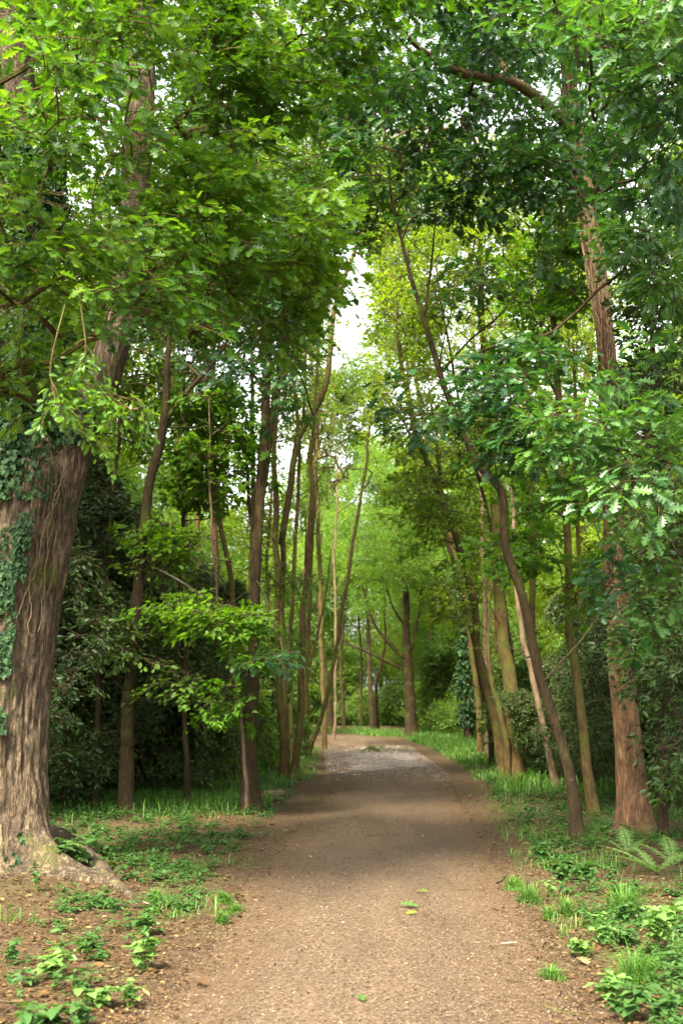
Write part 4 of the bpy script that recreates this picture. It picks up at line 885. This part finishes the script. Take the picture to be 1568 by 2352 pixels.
def litter():
    r = np.random.default_rng(51); mb = MB(); n = 100000
    y = rowscatter(n, 5., 34., r, 1.7); x = r.uniform(-1, 1, n) * (1.0 + y * .36) + .2
    d = pdist(x, y); dens = np.maximum(np.clip((d + .30) / .6, 0, 1), .02) * np.clip(1.15 - n2(x, y, .8, 41.) * .6, .2, 1)
    k = r.uniform(0, 1, n) < dens; x, y = x[k], y[k]; n = len(x)
    z = hgt(x, y) + r.uniform(.004, .022, n)
    tV = np.array([[0, 0, 0], [.35, .26, .06], [.75, .22, .02], [1, 0, .1], [.7, -.24, .05], [.3, -.22, .1]]); tF = np.array([[0, 1, 2, 3], [0, 3, 4, 5]])
    V, Fc = place(tV, tF, np.stack([r.normal(size=n), r.normal(size=n), r.normal(0, .15, n)], -1), np.stack([r.normal(0, .35, n), r.normal(0, .35, n), np.ones(n)], -1), np.stack([x, y, z], -1), r.uniform(.014, .042, n) * np.where(r.uniform(size=n) < .04, 1.9, 1))
    mb.add(V, Fc, 0, np.repeat(np.clip(r.normal(.45, .28, n), 0, 1), 2))
    tag(mb.build('leaf_litter', M['litter']), 'brown dead leaves strewn on both banks of the path', kind='stuff')
litter()

def twiglitter():
    r = np.random.default_rng(57); mb = MB()
    for k in range(420):
        y = float(rowscatter(1, 5.2, 20, r, 1.5)[0]); x = r.uniform(-1, 1) * (1 + y * .33) + .2
        d = pdist(np.array([x]), np.array([y]))[0]
        if d < -.1 and r.uniform() < .85: continue
        a = r.uniform(0, 6.283); L = r.uniform(.05, .32); u = np.linspace(-.5, .5, 5); bx = x + math.cos(a) * L * u + r.normal(0, .006, 5); by = y + math.sin(a) * L * u + r.normal(0, .006, 5)
        z = (path_z(bx, by) if d < -.1 else hgt(bx, by)) + .012 + r.uniform(0, .01); tube(mb, np.column_stack([bx, by, z]), np.linspace(1, .5, 5) * r.uniform(.0025, .006), 4, 0, r.uniform(0, 1))
    tag(mb.build('twig_litter', M['twig']), 'thin broken twigs scattered over the banks', kind='stuff')
twiglitter()

def chips():
    r = np.random.default_rng(52); mb = MB(); n = 240000
    y = rowscatter(n, 5.2, 23, r, 1.9); x = r.uniform(-1.5, 2.2, n)
    d = pdist(x, y); k = (d < .3) & (r.uniform(size=n) < np.clip(1.1 - (d + .1) * 2., 0.15, 1)) & (r.uniform(size=n) < .25 + n2(x, y, 1.3, 6.)); x, y, d = x[k], y[k], d[k]; n = len(x)
    z = np.where(d < -.05, path_z(x, y), hgt(x, y)) + .004
    tV = np.array([[-.5, -.16, 0], [.5, -.2, .05], [.55, .12, .1], [-.4, .2, .06]]); tF = np.array([[0, 1, 2, 3]])
    V, Fc = place(tV, tF, np.stack([r.normal(size=n), r.normal(size=n), r.normal(0, .2, n)], -1), np.stack([r.normal(0, .4, n), r.normal(0, .4, n), np.ones(n)], -1), np.stack([x, y, z], -1), r.gamma(2.5, .0024, n) + .003)
    mb.add(V, Fc, 0, np.clip(r.normal(.5, .26, n), 0, 1))
    tag(mb.build('wood_chips', M['chip']), 'small brown chips and grit lying on the trodden path', kind='stuff')
    mb = MB(); n = 30000; y = r.normal(31.5, 3.5, n); x = r.uniform(-.6, 2.2, n); d = pdist(x, y); k = (d < -.02) & (y > 20); x, y = x[k], y[k]; n = len(x)
    V, Fc = place(tV, tF, r.normal(size=(n, 3)) * np.array([1, 1, .3]), np.stack([r.normal(0, .5, n), r.normal(0, .5, n), np.ones(n)], -1), np.stack([x, y, path_z(x, y) + .018], -1), r.uniform(.012, .03, n))
    mb.add(V, Fc, 0, np.clip(r.normal(.5, .2, n), 0, 1))
    tag(mb.build('gravel', M['pale_chip']), 'pale loose gravel on the grey stretch of path', kind='stuff')
chips()

def blades(mb, x, y, z, h, r, lean=.5, w=.006):
    n = len(x); a = r.uniform(0, 6.283, n); d = np.stack([np.cos(a), np.sin(a)], -1); L = (h * lean * r.uniform(.2, 1.2, n))[:, None]
    s = np.stack([-d[:, 1], d[:, 0]], -1) * (w * r.uniform(.7, 1.4, n))[:, None]
    b = np.stack([x, y], -1)
    def v(o, zz): return np.column_stack([o, zz])
    V = np.stack([v(b - s, z), v(b + s, z), v(b + d * L * .4 + s * .8, z + h * .7), v(b + d * L * .4 - s * .8, z + h * .7), v(b + d * L * 1.25, z + h * r.uniform(.5, 1., n))], 1)
    i = np.arange(n)[:, None] * 5
    rn = np.clip(r.normal(.5, .25, n), 0, 1)
    k0 = sum(len(q) for q in mb.V)
    mb.add(V.reshape(-1, 3), np.concatenate([i + np.array([0, 1, 2, 3])]), 0, rn)
    mb.F.append((i + k0 + np.array([3, 2, 4]), np.zeros(n, np.int32), rn.astype(np.float32)))

def grass():
    r = np.random.default_rng(53); mb = MB()
    # verge beyond the verge trees and the tongue at the left of the bend
    n = 150000; y = r.uniform(20, 62, n); x = r.uniform(-6, 9, n); d = pdist(x, y)
    right = x > np.interp(y, PC[:, 1][:400], PC[:, 0][:400])
    k = (d > .02 + .25 * n2(x, y, 1.5, 7.)) & (d < np.where(right, 3.4, 1.6)) & (r.uniform(size=n) < np.where(right, 1.1 - d / 4, .55)) & (n2(x, y, .9, 12.) > np.where(right, .36, .42)) & ((y > 24) | (d > .4))
    x, y = x[k], y[k]; blades(mb, x, y, hgt(x, y) - .01, r.uniform(.05, .26, len(x)) * np.clip(.5 + pdist(x, y), .5, 1.4), r, .9, .008)
    # near banks: thin patches
    n = 110000; y = rowscatter(n, 5.2, 22, r, 1.4); x = r.uniform(-1, 1, n) * (1 + y * .36) + .2; d = pdist(x, y); right = x > .3
    pat = n2(x, y, .9, 22.)
    k = (d > .05) & (pat > np.where(right, .55, .76)) & (r.uniform(size=n) < np.where(right, .5, .35))
    x, y = x[k], y[k]; blades(mb, x, y, hgt(x, y) - .01, r.uniform(.04, .16, len(x)), r, 1.2, .0028)
    # long dark grass behind the big oak
    n = 9000; q = r.normal(size=(n, 2)) * np.array([.9, 1.3]); c = gxy(370, 1850); x, y = c[0] + q[:, 0], c[1] + 1 + q[:, 1]
    k = (pdist(x, y) > .5) & (y > 12.5); x, y = x[k], y[k]; blades(mb, x, y, hgt(x, y) - .01, r.uniform(.06, .26, len(x)), r, 1.1, .004)
    tag(mb.build('grass', M['grass']), 'fresh green grass along the verges and the bend', kind='stuff')
grass()

HV, HF = leaf_tpl('ovate'); LOWT = [leaf_tpl('hex'), leaf_tpl('hex'), leaf_tpl('slim'), leaf_tpl('ivy')]
def herb(mb, sb, x, y, z, h, w, r, nst=5, lsize=.06, nl=5, tpl=None):
    hV, hF = tpl or (HV, HF)
    for s in range(nst):
        a = r.uniform(0, 6.283); e = np.array([x + math.cos(a) * w * r.uniform(.2, 1), y + math.sin(a) * w * r.uniform(.2, 1), z + h * r.uniform(.55, 1.05)])
        b = np.array([x + r.normal(0, .012), y + r.normal(0, .012), z - .01]); t = np.linspace(0, 1, 5)[:, None]
        Q = b * (1 - t) ** 2 + 2 * np.array([b[0] * .8 + e[0] * .2, b[1] * .8 + e[1] * .2, e[2]]) * t * (1 - t) + e * t ** 2
        if sb is not None: tube(sb, Q, np.linspace(.003, .0015, 5), 4)
        m = nl * 2; tt = np.repeat(np.linspace(.35, 1, nl), 2); p = np.stack([np.interp(tt, t[:, 0], Q[:, c]) for c in range(3)], -1)
        ang = r.uniform(0, 6.28) + np.tile([0, math.pi], nl) + np.repeat(np.arange(nl), 2) * 1.57 + r.normal(0, .3, m)
        d = np.stack([np.cos(ang), np.sin(ang), r.uniform(-.35, .25, m)], -1)
        V, Fc = place(hV, hF, d, np.stack([r.normal(0, .25, m), r.normal(0, .25, m), np.ones(m)], -1), p, lsize * r.uniform(.65, 1.2, m) * (1.15 - .4 * tt))
        mb.add(V, Fc, 0, np.repeat(np.clip(r.normal(.5, .22, m), 0, 1), len(hF)))

def seg_d(x, y):
    a, b = OAK, gxy(318, 2062); t = np.clip(np.dot(np.array([x, y]) - a, b - a) / np.dot(b - a, b - a), 0, 1); return np.linalg.norm(np.array([x, y]) - a - t * (b - a))
FERN = [gxy(1442, 1968), gxy(1508, 2005), gxy(1546, 1985), gxy(1470, 2020)]
def cover():
    r = np.random.default_rng(54); mb = MB(); got = 0
    for side, n, x0, x1, y0, y1, thr in ((-1, 3000, -6., -.7, 9.4, 24, .35), (-1, 60, -3.5, -.9, 5.6, 9.6, .5), (1, 4800, 1.1, 6.5, 5.4, 24, .32), (1, 260, 2.2, 8, 20, 36, .42), (-1, 200, -9, -1.5, 20, 34, .45)):
        c = 0
        for _ in range(n * 6):
            y = float(rowscatter(1, y0, y1, r, 1.3)[0]); x = r.uniform(x0, x1)
            if pdist(np.array([x]), np.array([y]))[0] < .30 or n2(np.array([x]), np.array([y]), .8, 61.)[0] < thr: continue
            if side < 0 and x < -2.2 and y < 11.3: continue
            if side < 0 and seg_d(x, y) < .32: continue
            if side > 0 and any(math.hypot(x - q[0], y - q[1]) < .5 for q in FERN): continue
            herb(mb, None, x, y, float(hgt(x, y)), r.uniform(.02, .15), r.uniform(.05, .22), r, int(r.integers(2, 5)), r.uniform(.026, .07), 3, LOWT[int(r.integers(0, 4))]); c += 1
            if c >= n: break
    tag(mb.build('ground_cover', M['herb_leaf']), 'low broad leaved green plants carpeting the shaded banks', kind='stuff')
cover()

PLANTS = [  # px, py of the foot, width px, height px, label
    (332, 2150, 78, 62, 'leafy green seedling left of the path, just below the end of the long root'),
    (330, 2232, 80, 110, 'tall bright yellow-green nettle-like plant in bare soil left of the path'),
    (205, 2178, 74, 34, 'low spreading plant on bare soil midway between oak root and lower left corner'),
    (118, 2248, 100, 62, 'broad clump of pale green leaves on the brown soil left of the tall bright plant'),
    (22, 2212, 60, 74, 'leafy plant at the very left edge below the oak'),
    (222, 2318, 90, 60, 'blurred pale plant near the bottom, under the broad pale green clump'),
    (302, 2315, 66, 70, 'mid green plant touching the lower left path edge below the tall bright plant'),
    (100, 2365, 130, 62, 'blurred dark green plant in the bottom left corner'),
    (83, 2062, 42, 80, 'upright dark ivy-like sprig against the foot of the old oak'),
    (160, 2020, 110, 80, 'leafy plant sprouting over the mossy root of the old oak'),
    (242, 1985, 54, 46, 'small leafy plant beside the mossy end of the oak root'),
    (1264, 2060, 40, 52, 'single bright young plant on bare soil at the right path edge'),
    (1246, 1978, 66, 46, 'leafy plant in front of the dark rotten log on the right bank'),
    (1284, 2006, 66, 46, 'bushy low plant below the rotten log on the right bank'),
    (1336, 2022, 84, 44, 'wide low plant between the rotten log and the lowest fern'),
    (1400, 2022, 54, 40, 'small plant just left of the lowest fern'),
    (1376, 2130, 50, 46, 'two-headed bright plant beside the grass tufts on the right bank'),
    (1436, 2120, 66, 54, 'mid green plant below the dark grass clump on the right bank'),
    (1536, 2135, 90, 66, 'dark green plant at the right edge above the yellowing one'),
    (1508, 2200, 84, 116, 'tall plant with a yellowing leaf beside the white stone'),
    (1386, 2170, 62, 48, 'bright low plant between the two-headed plant and the yellow fallen leaf'),
    (1336, 2200, 76, 54, 'pale green plant bordering the right path edge beside the straw coloured grass'),
    (1396, 2298, 84, 66, 'blurred bright plant low on the right bank'),
    (1440, 2345, 110, 84, 'large blurred plant at the bottom right, near the path'),
    (1520, 2345, 90, 70, 'blurred green plant in the bottom right corner'),
]
for k, (px, py, w, h, lab) in enumerate(PLANTS):
    r = np.random.default_rng(600 + k); g = gxy(px, py); s = g[1] / F; z = float(hgt(*g)); base = np.array([g[0], g[1], z])
    root = thing('leafy_plant', base, lab, 'plant', 'plants on the near banks'); lb, sb = MB(), MB()
    herb(lb, sb, g[0], g[1], z, h * s * .85, w * s * .55, r, 8 if w > 60 else 5, max(.055, w * s * .34), 4 if h > 80 else 3)
    sb.build('stem', M['grass'], root, base); lb.build('foliage', M['herb_bright' if any(q in lab for q in ('bright', 'pale', 'yellow')) else 'herb_leaf'], root, base)

TUFTS = [(357, 2068, 64, 34, 'bright grass tuft at the tip of the long oak root'), (515, 2072, 46, 30, 'grass tuft at the left path edge right of the root tip'), (540, 2096, 56, 26, 'low pale grass tuft lapping onto the left path edge'),
         (510, 2118, 34, 30, 'smallest grass tuft at the left path edge below the pale one'), (1180, 2040, 52, 34, 'grass tuft at the right path edge nearest the dark shade'), (1214, 2072, 60, 50, 'dense grass tuft on the right path edge below the first'),
         (1299, 2102, 40, 50, 'upright dark grass tuft right of two-leaved seedling'), (1259, 2108, 30, 34, 'small dark grass tuft beside the upright dark one'), (1430, 2095, 100, 74, 'broad clump of long dark grass on the right bank'),
         (1460, 2262, 110, 84, 'blurred long grass clump low on the right bank'), (1266, 2248, 66, 34, 'straw coloured flattened grass tuft at the right path edge')]
for k, (px, py, w, h, lab) in enumerate(TUFTS):
    r = np.random.default_rng(700 + k); g = gxy(px, py); s = g[1] / F; z = float(hgt(*g)); n = int(160 + w * 4); mb = MB()
    u = r.normal(0, .22, (n, 2)); x = g[0] + w * s * u[:, 0]; y = g[1] + w * s * u[:, 1]
    blades(mb, x, y, hgt(x, y) - .01, h * s * r.uniform(.35, 1.35, n) * np.exp(-(u ** 2).sum(1) * 6), r, 1.1, .0026)
    o = mb.build('grass_tuft', M['grass'], None, (g[0], g[1], z)); tag(o, lab, 'grass tuft', 'grass tufts on the near banks')

# ferns
def fern(px, py, fr, lab, seed):
    r = np.random.default_rng(seed); g = gxy(px, py); z = float(hgt(*g)); base = np.array([g[0], g[1], z]); root = thing('fern', base, lab, 'fern', 'ferns at the foot of the red brown oak')
    for (a, L, el) in fr:
        mb = MB(); t = np.linspace(0, 1, 22); d = np.array([math.cos(a), math.sin(a)])
        hor = L * (math.cos(el) * t + .18 * t ** 2); ver = L * (math.sin(el) * t - .42 * math.sin(el) * t ** 2)
        Q = np.column_stack([base[0] + d[0] * hor, base[1] + d[1] * hor, z + ver]); tube(mb, Q, np.linspace(.0045, .001, 22), 4)
        T = norm(np.gradient(Q, axis=0)); S = norm(np.cross(T, np.array([0, 0, 1.]))); Nn = np.cross(S, T)
        sV, sF = leaf_tpl('slim')
        for sgn in (-1, 1):
            k = np.arange(3, 22); wd = L * .30 * np.sin(np.clip((t[k] - .05), 0, 1) * math.pi * .97 + .25) ** .8 * (1 - t[k] * .5)
            # each pinna: a blade with small leaflets along it
            for q, ww in list(zip(k, wd))[::2]:
                X = sgn * S[q] + T[q] * .35 + r.normal(0, .05, 3); X /= np.linalg.norm(X); m = 9
                u = np.linspace(.08, .95, m); pp = Q[q] + X * (u * ww)[:, None] - np.array([0, 0, .12]) * (u ** 2 * ww)[:, None]
                for s2 in (-1, 1):
                    V, Fc = place(sV, sF, np.tile(X * .5 + T[q] * s2, (m, 1)), np.tile(Nn[q], (m, 1)) + r.normal(0, .12, (m, 3)), pp, ww * .24 * (1.15 - u)); mb.add(V, Fc, 0, np.repeat(r.uniform(.3, .9, m), len(sF)))
        mb.build('frond', M['herb_bright'], root, base)
fern(1442, 1968, [(1.7, .50, 1.35), (2.6, .38, .9), (.6, .36, .9), (-1.2, .34, .7)], 'upright fern directly in front of the red brown oak', 1)
fern(1508, 2005, [(2.9, .60, .75), (2.2, .44, 1.0), (.3, .46, .8), (-1.9, .42, .55), (-2.7, .58, .62)], 'spreading fern with arching fronds right of the red brown oak', 2)
fern(1546, 1985, [(1.6, .52, 1.1), (.4, .5, .8), (2.6, .5, .8), (-.8, .46, .6)], 'fern behind the spreading one, close to the right edge', 3)

# small things on the ground
def stick(name, pts, R, lab, cat, m='deadwood', up=.012, twigs=()):
    G = np.array([gxy(*p) for p in pts]); G = catmull(G, 14); d = pdist(G[:, 0], G[:, 1]); z = np.where(d < 0, path_z(G[:, 0], G[:, 1]), hgt(G[:, 0], G[:, 1])) + up
    mb = MB(); P = np.column_stack([G, z]); tube(mb, P, np.linspace(R, R * .55, 14), 7, 0, .5, .2, 30.)
    for q, dx, dy, dz in twigs: tube(mb, np.stack([P[q], P[q] + np.array([dx, dy, dz])]), np.array([R * .5, R * .2]), 5)
    o = mb.build(name, M[m], None, P[7], True); return tag(o, lab, cat)
stick('stick', [(1128, 2092), (1146, 2098), (1164, 2103)], .008, 'short dark stick lying near the right path edge', 'stick', 'rot', twigs=((6, .05, .03, .02),))
stick('stick', [(1150, 2180), (1170, 2178), (1186, 2176)], .007, 'thin pale stick on the path below the dark one', 'stick')
stick('stick', [(690, 2055), (722, 2070), (738, 2098)][::-1] and [(330, 2075), (352, 2086), (376, 2098)], .007, 'thin root-like stick below the bright grass tuft', 'stick')
stick('fallen_log', [(1252, 1960), (1290, 1966), (1330, 1974)], .045, 'dark rotten log half sunk in the right bank', 'log', 'rot', .02, ((8, .12, -.1, .08),))
# fallen leafy twig on the gravel
def leafy_twig():
    r = np.random.default_rng(91); g0, g1 = gxy(846, 1731), gxy(874, 1728); c = np.array([(g0[0] + g1[0]) / 2, (g0[1] + g1[1]) / 2]); z = float(path_z(*c)) + .02
    base = np.array([c[0], c[1], z]); root = thing('fallen_branch', base, 'fallen leafy green twig lying on the pale gravel', 'branch'); sb, lb = MB(), MB()
    sb2 = np.linspace(0, 1, 8)[:, None]; Q = np.column_stack([g0 * (1 - sb2) + g1 * sb2, z + .02 + .05 * np.sin(sb2[:, 0] * 5)]); tube(sb, Q, np.linspace(.014, .005, 8), 6)
    for q in (2, 3, 5, 6): tube(sb, np.stack([Q[q], Q[q] + np.array([r.normal(0, .12), r.normal(0, .3), .08])]), np.array([.007, .003]), 4)
    p = Q[r.integers(0, 8, 26)] + r.normal(0, 1, (26, 3)) * np.array([.06, .25, .03]) + np.array([0, 0, .05])
    scatter_sprays(lb, sb, 'oakmid', p, r.normal(0, 1, (26, 3)) * np.array([1, 1, .2]), r, .45)
    sb.build('stem', M['twig'], root, base); lb.build('foliage', M['mid_leaf'], root, base)
leafy_twig()
# fallen pale branch caught in the left thicket
mb = MB(); P = catmull(np.array([at(335, 1296, 17.2), at(372, 1312, 17), at(410, 1332, 16.9), at(455, 1362, 17.2), at(500, 1395, 17.8)]), 40)
tube(mb, P, np.linspace(.012, .022, 40), 8, 0, .5, .15, 8.)
tag(mb.build('dead_branch', M['deadwood'], None, P[20], True), 'bleached dead branch slanting through the left thicket', 'branch')
def pebble(px, py, s, lab, m='stone'):
    r = np.random.default_rng(px); g = gxy(px, py); u = np.linspace(0, math.pi, 9); v = np.linspace(0, 2 * math.pi, 14, endpoint=False)
    U, Vv = np.meshgrid(u, v, indexing='ij'); q = np.stack([np.sin(U) * np.cos(Vv), np.sin(U) * np.sin(Vv), np.cos(U)], -1); q = q * (1 + .35 * (fbm(q * 1.6 + px, 2) - .5))[..., None] * np.array([1, .8, .6]) * s
    d = pdist(np.array([g[0]]), np.array([g[1]]))[0]; z = float(path_z(*g) if d < 0 else hgt(*g)) + s * .3; mb = MB(); i = np.arange(8)[:, None] * 14; j = np.arange(14)[None]; j2 = (j + 1) % 14
    mb.add((q + np.array([g[0], g[1], z])).reshape(-1, 3), np.stack([i + j, i + 14 + j, i + 14 + j2, i + j2], -1).reshape(-1, 4)); tag(mb.build('stone', M[m], None, (g[0], g[1], z), True), lab, 'stone')
pebble(1554, 2144, .032, 'white stone at the right edge beside the yellowing plant')
pebble(1304, 1896, .06, 'pale stone lying just left of the dark double-curved trunk', 'root')
pebble(1331, 1925, .07, 'pale splintered chunk at the foot of the dark double-curved trunk', 'root')
for px, py, w, lab in ((616, 1835, .16, 'knobbly brown root stump beside the foot of the dark straight trunk'), (640, 1828, .12, 'smaller root lump between dark straight trunk and mossy stems')):
    pebble(px, py, w, lab, 'root')

def deadleaf(px, py, s, lab, m, rn=.8):
    r = np.random.default_rng(px + py); g = gxy(px, py); d = pdist(np.array([g[0]]), np.array([g[1]]))[0]; z = float(path_z(*g) if d < 0 else hgt(*g)) + .012
    V, Fc = leaf_tpl('oak'); V, Fc = place(V + np.array([-.5, 0, .1]), Fc, np.array([[math.cos(px), math.sin(px), .05]]), np.array([[.1, -.25, 1.]]), np.array([[g[0], g[1], z]]), np.array([s])); mb = MB(); mb.add(V, Fc, 0, rn)
    tag(mb.build('fallen_leaf', M[m], None, (g[0], g[1], z)), lab, 'leaf', 'single leaves fallen on the ground')
deadleaf(458, 2269, .12, 'curled brown leaf on the bare lower left of the path', 'litter', .35)
deadleaf(970, 2063, .12, 'green leaf fallen on the middle of the path', 'mid_leaf'); deadleaf(936, 2094, .16, 'yellow-green leaf sprig flat on the path, largest of the fallen green leaves', 'herb_leaf')
deadleaf(946, 2112, .09, 'small yellow leaf just below the largest fallen green leaf', 'yellow_leaf', 1.); deadleaf(1337, 2213, .14, 'orange-yellow dead leaf among plants on the right bank', 'litter', 1.)
deadleaf(828, 2314, .10, 'small green leaf near the bottom of the path', 'herb_leaf'); deadleaf(1552, 1978, .13, 'brown curled leaf beside the ferns', 'litter', .7)

# ================================================================== light, sky, camera
SUN_EL, SUN_AZ = math.radians(50), math.radians(206)   # azimuth clockwise from +Y: behind the camera and slightly left
sd = Vector((math.sin(SUN_AZ) * math.cos(SUN_EL), math.cos(SUN_AZ) * math.cos(SUN_EL), math.sin(SUN_EL)))
sun = D.objects.new('sun', D.lights.new('sun', 'SUN')); COL.objects.link(sun); sun.data.energy = 3.6; sun.data.angle = math.radians(12); sun.data.color = (1, .90, .74)
sun.rotation_euler = sd.to_track_quat('Z', 'Y').to_euler()
w = D.worlds.new('World'); SC.world = w; w.use_nodes = True; nt = w.node_tree; nt.nodes.clear()
sky = nt.nodes.new('ShaderNodeTexSky'); sky.sky_type = 'NISHITA'; sky.sun_disc = False; sky.sun_elevation = SUN_EL; sky.sun_rotation = SUN_AZ; sky.dust_density = 3.; sky.air_density = 1.
hs = nt.nodes.new('ShaderNodeHueSaturation'); hs.inputs['Saturation'].default_value = .12; hs.inputs['Value'].default_value = 1.
bg = nt.nodes.new('ShaderNodeBackground'); bg.inputs['Strength'].default_value = .15; wo = nt.nodes.new('ShaderNodeOutputWorld')
nt.links.new(sky.outputs[0], hs.inputs['Color']); nt.links.new(hs.outputs[0], bg.inputs[0]); nt.links.new(bg.outputs[0], wo.inputs[0])
cam = D.objects.new('camera', D.cameras.new('camera')); COL.objects.link(cam); SC.camera = cam
cam.location = (0, 0, CAMH); cam.rotation_euler = (math.pi / 2 + PITCH, 0, 0)
cam.data.sensor_fit = 'VERTICAL'; cam.data.sensor_height = 36.; cam.data.lens = 36. * F / PH; cam.data.clip_end = 2000; cam.data.clip_start = .05
cam.data.dof.use_dof = True; cam.data.dof.focus_distance = 11.; cam.data.dof.aperture_fstop = 2.8
SC.view_settings.view_transform = 'Standard'; SC.view_settings.look = 'None'; SC.view_settings.gamma = 1; SC.view_settings.exposure = 2.62
cy = SC.cycles; cy.max_bounces = 7; cy.diffuse_bounces = 4; cy.glossy_bounces = 2; cy.transmission_bounces = 5; cy.use_denoising = True
cy.caustics_reflective = False; cy.caustics_refractive = False; cy.sample_clamp_indirect = 6
# air: one even box of pale haze round the whole place
def haze(dens):
    v = np.array([[x, y, z] for x in (-285, 285) for y in (-130, 350) for z in (-2.5, 27)], float); mb = MB()
    mb.add(v, np.array([[0, 1, 3, 2], [4, 6, 7, 5], [0, 4, 5, 1], [2, 3, 7, 6], [0, 2, 6, 4], [1, 5, 7, 3]]))
    m, nt = mat('haze_air'); p = nt.nodes.new('ShaderNodeVolumePrincipled'); p.inputs['Color'].default_value = (.93, .95, .92, 1); p.inputs['Density'].default_value = dens; p.inputs['Anisotropy'].default_value = .3
    o = nt.nodes.new('ShaderNodeOutputMaterial'); nt.links.new(p.outputs[0], o.inputs['Volume'])
    tag(mb.build('haze', m), 'thin bright haze softening the far trees', kind='stuff')
HAZE = 0
if HAZE: haze(HAZE)
for o in list(SC.objects):   # prototypes that were never placed
    if o.type == 'EMPTY' and 'label' not in o:
        for c in list(o.children): D.objects.remove(c)
        D.objects.remove(o)
print('SCENE tris', sum(len(m.polygons) for m in D.meshes), 'objects', len(SC.objects))
